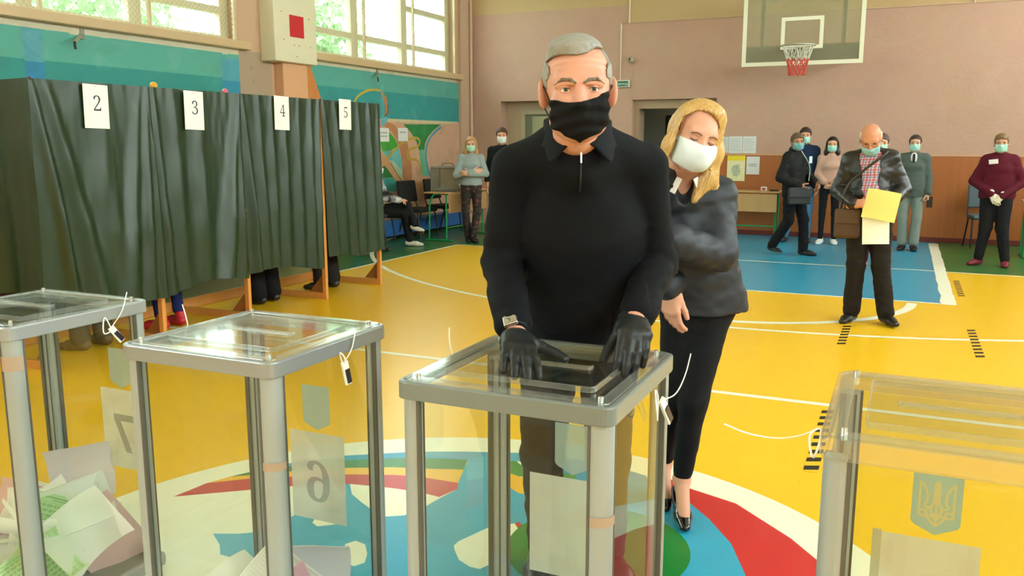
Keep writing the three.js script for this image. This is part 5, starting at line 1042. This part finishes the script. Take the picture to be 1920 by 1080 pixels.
{ // reader in the leather jacket
  const p = makePerson({ label: 'elderly man in an open dark leather jacket reading a yellow paper', at: [-0.2, -7.7], turn: 0.03, h: 1.7, build: 1.04, belly: 0.9, res: 0.01, headRes: 0.0045,
    j: { head: [0, 1.535, 0.075], elL: [0.255, 1.12, -0.03], elR: [-0.25, 1.12, -0.03], wrL: [0.14, 1.0, 0.26], wrR: [-0.12, 1.02, 0.27], anL: [0.14, 0.085, 0.02], anR: [-0.13, 0.085, -0.03] }, headPitch: 0.55, headYaw: -0.05, hairStyle: 'bald', hair: M('#d5cfc6', 0.7), skin: SKIN('#c98a6a'), mask: mMaskBlue, maskAt: { top: -0.035 },
    top: M('#1d1a18', 0.42), topName: 'leather_jacket', topAdd: 0.022, hem: 0.83, open: 0.07, creases: 0.006, inner: M('#ffffff', 0.8, { map: plaid }), bottom: cloth('#1f1b19', 0.75), bottomAdd: 0.016, ankle: 0.055, shoes: M('#191817', 0.4), collarUp: 0.02, brow: M('#a59b90', 0.8),
    hands: { L: { dir: [-0.75, 0.1, 0.45], back: [0.4, 0.5, 0.8], pose: 'grip' }, R: { dir: [0.75, 0.1, 0.45], back: [-0.4, 0.5, 0.8], pose: 'grip' } }, toes: { L: [0.45, 0, 1], R: [-0.35, 0, 1] } });
  p.t.rotation.z = 0.045;
  for (const s of [-1, 1]) part('glasses', [p.fit(tube(Array.from({ length: 12 }, (_, i) => [s * 0.032 + 0.02 * Math.cos(i * Math.PI / 6), -0.004 + 0.015 * Math.sin(i * Math.PI / 6), 0.1]), 0.0016, 5, 24, true)), p.fit(bar([s * 0.052, 0.0, 0.1], [s * 0.084, 0.0, 0.0], 0.0016, 5))], M('#4a3526', 0.4), p.t);
  const bag = thing('shoulder_bag', 'brown shoulder bag hanging at the hip of the man in leather jacket', 'bag', [-0.4, 0.72, -7.5], 0.03);
  part('bag_body', rb(0.2, 0.24, 0.08, 0.03, 0, 0.13, 0, 4), M('#4a3420', 0.5), bag); part('flap', rb(0.19, 0.12, 0.02, 0.008, 0, 0.19, 0.045), M('#523a25', 0.5), bag);
  part('strap', tube([[-0.06, 0.24, 0], [-0.02, 0.42, -0.02], [0.1, 0.56, 0.0], [0.24, 0.68, -0.05], [0.27, 0.71, -0.14]], 0.011, 5, 24), M('#2e251d', 0.5), bag);
  const sh = (w, h) => sheet((u, v) => [(u - 0.5) * w, (0.5 - v) * h, 0.02 * Math.cos((u - 0.5) * 2.4) + 0.004 * Math.sin(v * 6)], 10, 8);
  const a = solo('paper_sheet', sh(0.25, 0.24), M('#dcd072', 0.8), 'yellow paper held in both hands by the man in leather jacket', 'paper', [-0.15, 1.01, -7.38]); a.rotation.set(-0.3, 0.03, -0.16);
  const b = solo('paper_sheet', sh(0.2, 0.3), M('#efeeda', 0.8), 'long white sheet hanging below the yellow paper', 'paper', [-0.18, 0.85, -7.4]); b.rotation.set(-0.12, 0.03, 0.06);
}
{ // grey suit
  const p = makePerson({ label: 'woman in a grey jacket, light grey trousers and black tie', at: [0.11, -13.27], turn: -0.05, h: 1.6, build: 0.92, bust: 1, hairStyle: 'bun', hair: M('#3a2a24', 0.5), skin: SKIN('#d6a78e'), mask: mMaskMint, top: cloth('#56605c'), topName: 'jacket', topAdd: 0.026, hem: 0.8, flare: 0.185, bottom: cloth('#8b958d'), bottomAdd: 0.018, ankle: 0.055, bottomEnd: 0.9, shoes: shoeBlack, inner: M('#e8eae8', 0.7), topCut: (f, J) => f.ell([0, J.neck[1] - 0.02, J.neck[2] + 0.1], [0.045, 0.09, 0.06], 0.006, 1), hands: { L: { dir: [0.1, -1, 0.1], pose: 'grip' } }, j: { anL: [0.075, 0.085, 0], anR: [-0.075, 0.085, -0.01] } });
  part('tie', [rb(0.035, 0.1, 0.012, 0.004, 0, 1.28, 0.102), rb(0.03, 0.03, 0.018, 0.006, 0, 1.335, 0.09)], M('#17181c', 0.6), p.t);
  solo('smartphone', rb(0.075, 0.15, 0.01, 0.005), M('#121214', 0.3), 'black smartphone in the lowered hand of the woman with a tie', 'phone', [0.345, 0.69, -13.21], 0.1);
}
{ // maroon sweater
  const p = makePerson({ label: 'woman in a maroon sweater with white gloves clasped in front', at: [1.05, -12.03], turn: -0.12, h: 1.6, build: 1.2, bust: 1, belly: 0.7, hairStyle: 'crop', hair: M('#7d6040', 0.6), skin: SKIN('#cf9a7e'), mask: mMaskMint, top: cloth('#571627'), topAdd: 0.014, hem: 0.88, bottom: cloth('#1d1d21'), bottomAdd: 0.01, ankle: 0.046, shoes: M('#7a1f30', 0.5), gloves: M('#e6e2d2', 0.7),
    j: { elL: [0.28, 1.1, 0.0], elR: [-0.28, 1.1, 0.0], wrL: [0.06, 0.92, 0.2], wrR: [-0.05, 0.94, 0.19], anL: [0.16, 0.085, 0.04], anR: [-0.15, 0.085, 0.0] }, hands: { L: { dir: [-0.5, -0.75, 0.1], back: [0.3, 0.2, 1], pose: 'grip' }, R: { dir: [0.35, -0.8, 0.1], back: [-0.3, 0.2, 1], pose: 'relaxed' } }, toes: { L: [0.1, 0, 1], R: [-0.6, 0, 1] } });
  const bd = part('name_badge', rb(0.1, 0.055, 0.004, 0.002, 0.09, 1.275, 0.152), M('#e3e6ea', 0.5), p.t); bd.rotation.z = 0.12;
}
{ // man in black walking
  const p = makePerson({ label: 'man in a black jacket and teal mask striding with a dark bag', at: [-1.34, -12.06], turn: 1.15, h: 1.62, build: 1.05, hairStyle: 'short', hair: M('#5a4736', 0.7), skin: SKIN('#b9835f'), headYaw: -0.75, headRoll: 0.06, mask: M('#6fa9ad', 0.8), top: cloth('#191a1b', 0.7), topName: 'jacket', topAdd: 0.03, hem: 0.82, collarUp: 0.05, bottom: black, bottomAdd: 0.014, ankle: 0.052, shoes: M('#222122', 0.5), creases: 0.008,
    j: { knL: [0.1, 0.5, 0.12], anL: [0.1, 0.085, 0.14], knR: [-0.09, 0.5, 0.0], anR: [-0.09, 0.12, -0.24], elL: [0.27, 1.1, 0.05], wrL: [0.16, 1.0, 0.24], elR: [-0.27, 1.1, -0.05], wrR: [-0.17, 0.98, 0.18] }, toes: { L: [0.1, 0, 1], R: [-0.1, -0.25, 1] } });
  part('lanyard', [tube([[-0.03, 1.4, 0.1], [0.05, 1.2, 0.185], [0.06, 1.0, 0.18]], 0.004, 5), bb(0.03, 0.1, 1.235, 1.325, 0.186, 0.19)], M('#c9e4e0', 0.4), p.t);
  const bag = thing('shoulder_bag', 'dark satchel at the hip of the striding man in black', 'bag', [-1.24, 0.7, -11.84], 0.5);
  part('bag_body', rb(0.3, 0.22, 0.07, 0.02, 0, 0.11, 0, 3), M('#252729', 0.6), bag); part('flap', rb(0.3, 0.13, 0.02, 0.006, 0, 0.16, 0.04), M('#2c2e30', 0.6), bag);
}
makePerson({ label: 'person in a navy jacket and blue jeans standing behind the striding man', at: [-1.4, -13.75], turn: 0.1, h: 1.72, hairStyle: 'short', hair: M('#3a2820', 0.6), mask: mMaskMint, top: cloth('#223350'), topName: 'jacket', topAdd: 0.024, hem: 0.84, bottom: cloth('#4f86b3'), bottomAdd: 0.012, shoes: M('#2a2c30', 0.5), j: { anL: [0.09, 0.085, 0.02], anR: [-0.22, 0.085, 0], knR: [-0.16, 0.49, 0.02] } });
{
  makePerson({ label: 'woman with long black hair, pink top and white sneakers', at: [-1.0, -13.65], turn: 0.05, h: 1.58, build: 0.88, bust: 1, hairStyle: 'longdark', hair: M('#15110f', 0.4), smoothHair: true, mask: mMaskMint, top: cloth('#c39c8c'), topName: 'cardigan', hem: 0.95, bottom: cloth('#1a1b1e'), bottomAdd: 0.004, ankle: 0.036, shoes: M('#e6e6e2', 0.6), j: { elL: [0.2, 1.12, 0.02], elR: [-0.2, 1.12, 0.02], wrL: [0.06, 0.98, 0.16], wrR: [-0.07, 0.98, 0.16], anL: [0.1, 0.085, 0.03], anR: [-0.1, 0.085, 0.06] } });
  makePerson({ label: 'person in maroon trousers and beige shoes hidden behind the man in leather jacket', at: [-0.27, -11.2], turn: 0.02, h: 1.6, res: 0.014, hairStyle: 'short', hair: M('#4a3022', 0.6), mask: mMaskMint, top: cloth('#3a3d44'), bottom: cloth('#5a2532'), ankle: 0.04, shoes: M('#cbb39a', 0.6), j: { anL: [0.14, 0.085, 0], anR: [-0.12, 0.085, 0] } });
}
makePerson({ label: 'woman in a light grey sweater with folded arms and floral trousers', at: [-5.98, -11.62], turn: 0.45, h: 1.58, build: 0.95, bust: 1, hairStyle: 'long', hair: M('#b48a52', 0.5), skin: SKIN('#d0a085'), mask: mMaskMint, top: cloth('#8f9b9b'), topAdd: 0.018, hem: 0.93, bottom: M('#ffffff', 0.8, { map: floral }), bottomAdd: 0.012, ankle: 0.045, bottomEnd: 0.93, shoes: M('#1a1818', 0.4),
  j: { elL: [0.24, 1.12, 0.08], elR: [-0.24, 1.1, 0.08], wrL: [-0.02, 1.12, 0.2], wrR: [0.04, 1.16, 0.185], anL: [0.02, 0.085, 0.08], anR: [-0.06, 0.085, -0.02] }, hands: { L: { dir: [-1, 0.15, 0], back: [0, 0.2, 1] }, R: { dir: [1, 0.1, -0.05], back: [0, 0.3, 1] } }, toes: { L: [0.5, 0, 1], R: [0.1, 0, 1] } });
makePerson({ label: 'distant man in a dark sweater half hidden beside the woman with folded arms', at: [-5.62, -11.95], turn: 0.42, h: 1.72, hairStyle: 'short', hair: M('#4a3424', 0.7), mask: mMaskWhite, top: cloth('#15181d'), topAdd: 0.016, hem: 0.9, bottom: cloth('#51606b'), bottomAdd: 0.014, shoes: shoeBlack });
// seated
const sit = { pelvis: [0, 0.53, -0.02], waist: [0, 0.68, -0.04], chest: [0, 0.86, -0.06], neck: [0, 1.03, -0.06], head: [0, 1.165, -0.02], shL: [0.17, 0.98, -0.05], shR: [-0.17, 0.98, -0.05], hipL: [0.09, 0.51, 0.02], hipR: [-0.09, 0.51, 0.02] };
makePerson({ label: 'seated person with crossed legs in black trousers and whitish sneakers', at: [-7.05, -10.68], turn: 1.85, h: 1.68, hem: 0.46, hairStyle: 'short', hair: M('#3a2c22', 0.6), mask: mMaskWhite, top: M('#ffffff', 0.8, { map: bwPrint }), topName: 'jacket', topAdd: 0.02, bottom: black, bottomAdd: 0.012, shoes: M('#c9c4b4', 0.6), bottomWaist: true,
  j: { ...sit, knL: [0.03, 0.6, 0.44], anL: [-0.13, 0.32, 0.6], knR: [-0.08, 0.49, 0.43], anR: [-0.06, 0.085, 0.5], elL: [0.25, 0.74, 0.05], elR: [-0.23, 0.74, 0.06], wrL: [0.07, 0.67, 0.33], wrR: [-0.05, 0.68, 0.35] }, toes: { L: [-0.1, -0.35, 1], R: [0.05, 0, 1] }, hands: { L: { dir: [-0.6, 0.05, 0.7], back: [0, 1, 0.2] }, R: { dir: [0.6, 0, 0.7], back: [0, 1, 0.2] } } });
makePerson({ label: 'seated person in blue jeans mostly hidden behind the farthest booth', at: [-7.1, -9.85], turn: 1.57, h: 1.7, res: 0.014, hem: 0.46, hairStyle: 'short', hair: M('#3a2c22', 0.6), mask: mMaskMint, top: cloth('#2c3140'), bottom: cloth('#2c57a0'), bottomAdd: 0.012, shoes: M('#25272c', 0.5), bottomWaist: true,
  j: { ...sit, knL: [0.22, 0.5, 0.42], anL: [0.26, 0.085, 0.4], knR: [-0.22, 0.5, 0.42], anR: [-0.25, 0.085, 0.4], elL: [0.27, 0.74, 0.03], elR: [-0.27, 0.74, 0.03], wrL: [0.15, 0.6, 0.25], wrR: [-0.15, 0.6, 0.25] } });
// voters behind the curtains: their legs show under the hems
const voter = (label, z, x, o) => makePerson({ label, at: [x, z], turn: -Math.PI / 2, h: 1.7, res: 0.015, headRes: 0.008, hairStyle: 'short', hair: M('#3a2c22', 0.6), top: cloth('#2b2d33'), bottom: black, shoes: shoeBlack, j: { wrL: [0.14, 1.06, 0.24], wrR: [-0.14, 1.06, 0.24], elL: [0.25, 1.12, 0], elR: [-0.25, 1.12, 0] }, ...o });
voter('person in grey trousers in the nearest booth, only feet and shins showing', -4.33, -5.42, { bottom: cloth('#4a463c'), shoes: M('#5a4a30', 0.6), bottomAdd: 0.016, ankle: 0.055 });
voter('person in blue leggings and red shoes under the second curtain', -5.1, -5.45, { bottom: cloth('#1c2a5c'), bottomAdd: 0.002, ankle: 0.04, shoes: M('#c2222c', 0.45), bottomEnd: 0.9 });
voter('person in wide black trousers and boots under the third curtain', -6.3, -5.47, { bottomAdd: 0.018, ankle: 0.06, shoes: M('#1d1b1a', 0.4) });
voter('person in dark trousers under the farthest curtain', -7.2, -5.43, { bottom: cloth('#26241f'), bottomAdd: 0.018, ankle: 0.06, shoes: M('#2a241e', 0.5) });
// ---------- furniture and fittings ----------
const mLam = M('#ffffff', 0.45, { map: woodTex('#c8a06a', '#9c7440') }), mGreenSteel = M('#1f9455', 0.35), mBlackFab = M('#1b1c1e', 0.8, { bumpMap: clothBump, bumpScale: 0.0006 }), mBlackTube = M('#151617', 0.35);
function desk(label, pos, turn, L = 1.2) {      // school desk: laminate top, front panel, green tube frames; long side along local x, front panel at +z
  const t = thing('school_desk', label, 'desk', pos, turn, 'school desks with green frames'), D = 0.46;
  part('desk_top', rb(L, 0.022, D, 0.004, 0, 0.74, 0), mLam, t);
  part('front_panel', rb(L - 0.06, 0.28, 0.016, 0.003, 0, 0.57, D / 2 - 0.03), mLam, t);
  for (const s of [-1, 1]) {
    const x = s * (L / 2 - 0.05);
    part('leg_frame', [tube([[x, 0.015, -D / 2 + 0.06], [x, 0.3, -D / 2 + 0.07], [x, 0.6, -D / 2 + 0.09], [x, 0.71, -D / 2 + 0.16], [x, 0.722, D / 2 - 0.06]], 0.0145, 8, 30), bar([x, 0.03, D / 2 - 0.09], [x, 0.72, D / 2 - 0.09], 0.0145)], mGreenSteel, t);
    part('foot_bar', rb(0.03, 0.026, D + 0.02, 0.01, x, 0.013, 0), mGreenSteel, t);
  }
  part('stretcher', bar([-L / 2 + 0.05, 0.2, D / 2 - 0.09], [L / 2 - 0.05, 0.2, D / 2 - 0.09], 0.0125), mGreenSteel, t);
  return t;
}
desk('beige school desk against the brown wall behind the blonde woman', [-2.35, 0, -14.05], 0);
desk('school desk with a grey case on it beside the mural wall', [-6.52, 0, -12.18], Math.PI / 2, 1.35);
desk('school desk cut off by the right edge behind the maroon sweater', [2.05, 0, -13.1], 0);
function chair(label, pos, turn, fabric = mBlackFab) {
  const t = thing('conference_chair', label, 'chair', pos, turn, 'conference chairs');
  part('seat', rb(0.46, 0.06, 0.43, 0.028, 0, 0.455, 0.01, 4), fabric, t);
  const bk = part('backrest', rb(0.45, 0.34, 0.045, 0.02, 0, 0, 0, 4), fabric, t); bk.position.set(0, 0.74, -0.215); bk.rotation.x = -0.16;
  for (const s of [-1, 1]) {
    part('side_frame', tube([[s * 0.23, 0.015, 0.22], [s * 0.225, 0.3, 0.185], [s * 0.22, 0.425, 0.15], [s * 0.22, 0.43, -0.1], [s * 0.215, 0.5, -0.185], [s * 0.2, 0.78, -0.245]], 0.0115, 8, 40), mBlackTube, t);
    part('leg', bar([s * 0.22, 0.42, -0.1], [s * 0.235, 0.0, -0.235], 0.0115), mBlackTube, t);
  }
  return t;
}
chair('black conference chair holding the person with crossed legs', [-7.08, 0, -10.67], 1.85);
chair('empty black conference chair between the seated person and the desk', [-7.0, 0, -11.75], 1.45);
chair('black conference chair half hidden behind the desk with the grey case', [-7.02, 0, -12.6], 1.5);
chair('black conference chair behind the farthest booth with the person in jeans', [-7.13, 0, -9.87], Math.PI / 2);
chair('grey blue conference chair behind the woman in maroon', [1.12, 0, -13.95], 0.15, M('#4b5a62', 0.7));
{ const b = thing('low_bench', 'low blue gym bench along the mural wall', 'bench', [-7.33, 0, -12.3]); part('bench_top', rb(0.24, 0.03, 3.3, 0.006, 0, 0.275, 0), M('#2f6aa8', 0.5), b); part('bench_side', rb(0.02, 0.2, 3.2, 0.004, 0.1, 0.16, 0), M('#2a5f9c', 0.5), b); for (const z of [-1.5, 0, 1.5]) part('bench_foot', rb(0.2, 0.26, 0.04, 0.004, 0, 0.13, z), M('#8a6a45', 0.6), b); }
{ // grey portable ballot case on the desk
  const t = thing('portable_ballot_case', 'grey portable ballot case with clear sides standing on the desk', 'ballot box', [-6.56, 0.752, -11.95], 0.25), m = M('#7b7a72', 0.4), w = 0.2, h = 0.37, d = 0.25;
  for (const sx of [-1, 1]) for (const sz of [-1, 1]) part('edge_post', rb(0.03, h, 0.03, 0.008, sx * w, h / 2, sz * d), m, t);
  part('top_frame', rb(0.43, 0.03, 0.53, 0.012, 0, h, 0), m, t); part('bottom_frame', rb(0.43, 0.04, 0.53, 0.012, 0, 0.02, 0), M('#6c6b64', 0.4), t);
  for (const sx of [-1, 1]) part('side_pane', bb(sx * w - 0.002, sx * w + 0.002, 0.04, h - 0.015, -d, d), M('#dfe2d9', 0.1, { transmission: 0.88, thickness: 0 }), t);
  for (const sz of [-1, 1]) part('side_pane', bb(-w, w, 0.04, h - 0.015, sz * d - 0.002, sz * d + 0.002), M('#dfe2d9', 0.1, { transmission: 0.88, thickness: 0 }), t);
  part('seal_ring', tube(Array.from({ length: 10 }, (_, i) => [w + 0.02, 0.09 + 0.03 * Math.sin(i * 0.628), 0.16 + 0.03 * Math.cos(i * 0.628)]), 0.006, 6, 30, true), mSealWhite, t);
  part('seal_tag', rb(0.012, 0.06, 0.04, 0.004, w + 0.025, 0.06, 0.1), mSealWhite, t);
  part('handle', tube([[-0.1, h + 0.01, 0], [-0.08, h + 0.05, 0], [0.08, h + 0.05, 0], [0.1, h + 0.01, 0]], 0.008, 6, 20), m, t);
}
{ const t = thing('water_bottle', 'small clear plastic bottle on the desk beside the grey sweater', 'bottle', [-6.38, 0.752, -12.42]); const g = new THREE.LatheGeometry([[0.001, 0], [0.03, 0.002], [0.031, 0.06], [0.028, 0.07], [0.031, 0.08], [0.031, 0.13], [0.012, 0.17], [0.012, 0.185]].map((p) => new THREE.Vector2(...p)), 16); part('bottle_body', g, M('#e3d9cf', 0.15, { transmission: 0.6, thickness: 0 }), t); part('cap', bar([0, 0.185, 0], [0, 0.2, 0], 0.014, 12), M('#e9e6de', 0.5), t); }
{ const t = thing('desk_bell', 'small white and red device on the desk by the brown wall', 'device', [-1.99, 0.752, -13.92]); part('device_body', rb(0.1, 0.07, 0.08, 0.02, 0, 0.035, 0, 3), M('#dfd8d0', 0.4), t); part('device_face', rb(0.05, 0.035, 0.012, 0.005, 0, 0.036, 0.04), M('#c23a40', 0.4), t); }
solo('folded_cane', tube([[-1.9, 0.765, -13.9], [-1.8, 0.768, -13.89], [-1.77, 0.765, -13.88]], 0.012, 6, 12), M('#1c1a19', 0.5), 'short black rod lying on the desk by the brown wall', 'rod');
// basketball hoop
{
  const t = thing('basketball_hoop', 'clear basketball backboard with white border, rim and red net', 'basketball hoop', [-1.45, 0, -13.05]), w = 0.81, y0 = 2.6, y1 = 3.66, mW = M('#e6e6cf', 0.5), st = M('#8d8a78', 0.5);
  part('backboard', bb(-w, w, y0, y1, -0.008, 0.008), M('#e6e8d8', 0.12, { transmission: 0.88, thickness: 0 }), t);
  const fr = (x0, x1, a, b, bw, z) => [bb(x0, x1, a, a + bw, z, z + 0.012), bb(x0, x1, b - bw, b, z, z + 0.012), bb(x0, x0 + bw, a + bw, b - bw, z, z + 0.012), bb(x1 - bw, x1, a + bw, b - bw, z, z + 0.012)];
  part('white_border', fr(-w - 0.01, w + 0.01, y0 - 0.01, y1 + 0.01, 0.055, 0.004), mW, t);
  part('aiming_frame', fr(-0.285, 0.285, 2.81, 3.25, 0.05, 0.01), mW, t);
  part('lower_band', bb(-w + 0.045, w - 0.045, y0 + 0.05, 2.87, -0.014, -0.01), M('#8d9080', 0.4, { transmission: 0.35, thickness: 0 }), t);
  const rg = new THREE.TorusGeometry(0.225, 0.011, 8, 40); rg.rotateX(Math.PI / 2); rg.translate(0, 2.82, 0.38); part('rim', rg, M('#b9b5a2', 0.4, { metalness: 0.5 }), t);
  part('rim_plate', [rb(0.14, 0.18, 0.015, 0.004, 0, 2.74, 0.018), rb(0.12, 0.02, 0.16, 0.004, 0, 2.815, 0.09)], M('#a7a594', 0.5), t);
  for (const s of [-1, 1]) { part('support_arm', [beam([s * 0.55, 3.5, -0.02], [s * 0.55, 3.7, -1.4], 0.04, 0.04), beam([s * 0.55, 2.66, -0.02], [s * 0.55, 2.75, -1.4], 0.04, 0.04), beam([s * 0.55, 2.6, -0.03], [s * 0.55, 3.66, -0.03], 0.05, 0.03)], st, t); }
  // net: white cords above, red below
  const up = [], low = [], n = 12, at = (a, y) => { const k = (2.82 - y) / 0.42, r = 0.215 - 0.12 * Math.pow(k, 0.7) + (k > 0.9 ? 0.01 : 0); return [r * Math.cos(a), y, 0.38 + r * Math.sin(a)]; };
  for (let i = 0; i < n; i++) { const a = i / n * 2 * Math.PI; for (const dd of [1, -1]) { const P = (y, k) => at(a + dd * k * Math.PI / n, y); up.push(tube([P(2.815, 0), P(2.74, 0.25), P(2.64, 1)], 0.006, 4, 6)); low.push(bar(P(2.64, 1), P(2.56, 2), 0.007, 4), bar(P(2.56, 2), P(2.48, 3), 0.007, 4), bar(P(2.48, 3), P(2.42, 4), 0.007, 4)); } }
  part('net_top', up, M('#cfcdb9', 0.7), t).userData.kind = 'stuff'; part('net_bottom', low, M('#cf4a3c', 0.7), t).userData.kind = 'stuff';
}
// wall fittings
{ const t = thing('exit_sign', 'small green exit sign beside the man\'s ear on the far wall', 'sign', [-4.5, 2.5, ZF]); part('housing', rb(0.22, 0.12, 0.05, 0.008, 0, 0, 0.025), M('#cfd2c4', 0.5), t);
  const tex = canvasTex(256, 128, (c, w, h) => { c.fillStyle = '#1f5a44'; c.fillRect(0, 0, w, h); c.fillStyle = '#bfe0cf'; c.font = 'bold 76px sans-serif'; c.textAlign = 'center'; c.textBaseline = 'middle'; c.fillText('ВИХІД', w / 2, h / 2 + 4, w - 20); }); part('sign_face', new THREE.PlaneGeometry(0.19, 0.085).translate(0, 0, 0.0515), M('#ffffff', 0.5, { map: tex }), t); }
{ const t = thing('security_camera', 'round grey security camera on the pink far wall', 'camera', [-4.36, 2.89, ZF]); part('mount', bar([0, 0, 0], [0, 0, 0.03], 0.05, 20), M('#9c9480', 0.5), t); part('ball_housing', ball(0.055, 0, 0, 0.06), M('#a39a84', 0.4), t); part('lens', ball(0.022, -0.012, 0.005, 0.1, 1, 1, 0.8), M('#15130f', 0.15), t); }
function textPaper(w, h, base, o = {}) { return canvasTex(128, Math.round(128 * h / w), (c, W, H) => { c.fillStyle = base; c.fillRect(0, 0, W, H); if (o.head) { c.fillStyle = o.head; c.fillRect(0, 0, W, H * 0.2); } c.fillStyle = o.ink || '#7d8388'; if (o.big) { c.globalAlpha = 0.75; for (const y of o.big) { for (let x = 24; x < W - 28;) { const l = rr(5, 14); c.fillRect(x, H * y, l, 9); x += l + 2; } } } else { c.globalAlpha = 0.5; for (let y = H * (o.from || 0.12); y < H * 0.92; y += 6) { const x0 = rr(8, 14); for (let x = x0; x < W - 12 - (rnd() < 0.2 ? 40 : 0);) { const l = rr(4, 14); c.fillRect(x, y, l, 2.4); x += l + 3; } } } c.globalAlpha = 1; if (o.map) { c.strokeStyle = '#8f9a90'; c.lineWidth = 2; c.beginPath(); for (let i = 0; i < 26; i++) c.lineTo(rr(0.25, 0.75) * W, rr(0.3, 0.85) * H); c.stroke(); c.fillStyle = 'rgba(150,170,150,.45)'; c.beginPath(); c.ellipse(W / 2, H * 0.58, W * 0.26, H * 0.24, 0, 0, 7); c.fill(); } }); }
function wallPaper(label, x0, x1, y0, y1, tex, z = ZF) { const t = new THREE.BoxGeometry(x1 - x0, y1 - y0, 0.003); solo('notice_sheet', t, M('#ffffff', 0.7, { map: tex }), label, 'notice', [(x0 + x1) / 2, (y0 + y1) / 2, z + 0.002], 0, 'notices on the far wall'); }
wallPaper('printed white notice nearest the blonde hair on the pink wall', -2.86, -2.68, 1.34, 1.6, textPaper(0.18, 0.26, '#c9cdcc'));
wallPaper('printed white notice in the middle of the upper row of three', -2.67, -2.455, 1.335, 1.605, textPaper(0.21, 0.27, '#d3d6d4'));
wallPaper('printed white notice at the right end of the upper row', -2.445, -2.235, 1.335, 1.605, textPaper(0.21, 0.27, '#d6d9d7'));
wallPaper('yellow headed poster with a grey map below the row of notices', -2.68, -2.39, 0.88, 1.295, textPaper(0.29, 0.42, '#e0dcae', { head: '#e8cf2a', map: 1, from: 0.9 }), ZF + 0.03);
wallPaper('white notice with a few large words beside the yellow poster', -2.37, -2.16, 0.99, 1.28, textPaper(0.21, 0.29, '#d9dbd9', { big: [0.4, 0.5] }), ZF + 0.03);
for (const [z, y, label] of [[-11.58, 1.625, 'white sheet with two lines of text stuck on the mural, left one'], [-12.15, 1.635, 'white sheet with one line of text stuck on the mural, right one']]) {
  const g = new THREE.BoxGeometry(0.3, 0.21, 0.003), o = solo('notice_sheet', g, M('#ffffff', 0.7, { map: textPaper(0.3, 0.21, '#d9dcd8', { big: label.includes('two') ? [0.3, 0.55] : [0.28] }) }), label, 'notice', [XL + 0.003, y, z], Math.PI / 2, 'sheets on the mural wall');
}
for (const [y, z, label] of [[2.56, -6.19, 'bent metal wall bracket above the nearest booths'], [2.58, -11.44, 'bent metal wall bracket under the far window']]) {
  const t = thing('wall_bracket', label, 'bracket', [XL, y, z]);
  part('arm', [beam([0, 0, 0], [0.14, -0.1, 0.2], 0.035, 0.012)], M('#b5b79f', 0.45, { metalness: 0.3 }), t); part('plate', rb(0.012, 0.1, 0.05, 0.003, 0.006, 0, 0), M('#8f9080', 0.5), t); part('hook', tube([[0.14, -0.1, 0.2], [0.15, -0.13, 0.21], [0.15, -0.17, 0.205]], 0.012, 6, 12), M('#23302c', 0.5), t);
}
// black and yellow tape strips on the floor
function tape(label, x, z0, z1, w, n) {
  const t = thing('floor_tape', label, 'tape', [x, 0.0016, z1], 0, 'striped distance tapes'), L = z1 - z0, k = (z) => z - z1;
  part('yellow_tape', bb(-w / 2, w / 2, -0.0004, 0.0004, z0 - z1, 0), M('#f0bd25', 0.4), t);
  for (let i = 0; i < n; i++) { const a = -L + (i + 0.15) * L / n, b2 = a + 0.5 * L / n, s = 0.25 * L / n, g = new THREE.BufferGeometry(); g.setAttribute('position', new THREE.Float32BufferAttribute([-w / 2, 0.001, b2 + s, w / 2, 0.001, b2, w / 2, 0.001, a, -w / 2, 0.001, a + s], 3)); g.setIndex([0, 1, 2, 0, 2, 3]); g.computeVertexNormals(); part('black_stripe', g, M('#1d1a12', 0.5), t); }
}
tape('striped floor tape nearest the camera, beside the rightmost ballot box', -0.3, -5.02, -3.98, 0.065, 9);
tape('striped floor tape just in front of the man in leather jacket', -0.345, -7.5, -6.72, 0.06, 7);
tape('striped floor tape on the open yellow floor at the right', 0.58, -7.75, -6.7, 0.06, 9);
tape('striped floor tape along the blue key line, farthest away', 0.6, -10.5, -9.4, 0.06, 9);
// trees outside the windows
const leafGeo = (() => { const g = new THREE.BufferGeometry(); g.setAttribute('position', new THREE.Float32BufferAttribute([0, 0, 0, 0.09, 0.05, 0.02, 0.18, 0, 0, 0.09, -0.05, 0.02], 3)); g.setIndex([0, 1, 2, 0, 2, 3]); g.computeVertexNormals(); return g; })();
const mLeaf = M('#bccdab', 0.8, { transmission: 0.4, thickness: 0 });
[[-13.5, -6, 3.4, 2.3], [-14.5, -11.5, 3.6, 2.6], [-13, -16.5, 3.3, 2.3], [-17, -21, 4, 3], [-16, -1, 3.8, 2.6]].forEach(([x, z, y, r], q) => {
  const t = thing('tree', ['green tree outside the window nearest the camera', 'green tree outside the middle of the windows', 'green tree outside the far window', 'tall green tree far outside the far window', 'green tree outside near the front windows'][q], 'tree', [x, -0.6, z], 0, 'trees outside the windows');
  part('trunk', bar([0, 0, 0], [0, y, 0], 0.16, 8, 0.1), M('#5c4c3a', 0.9), t);
  const im = new THREE.InstancedMesh(leafGeo, mLeaf, 5000), m = new THREE.Matrix4(), e = new THREE.Euler(); im.name = 'foliage'; im.userData.kind = 'stuff';
  for (let i = 0; i < 5000; i++) { const a = rr(0, 6.283), c = rr(-1, 1), R = r * Math.cbrt(rr(0.25, 1)) * (0.8 + 0.25 * noise(Math.cos(a) * 2 + q * 5, c * 2, Math.sin(a) * 2)), s = Math.sqrt(1 - c * c); e.set(rr(0, 6), rr(0, 6), rr(0, 6)); const sc = rr(1, 2); m.makeRotationFromEuler(e).scale(V3(sc, sc, sc)).setPosition(R * s * Math.cos(a), y + 0.9 + R * c, R * s * Math.sin(a)); im.setMatrixAt(i, m); }
  t.add(im);
});
renderer.render(scene, camera);
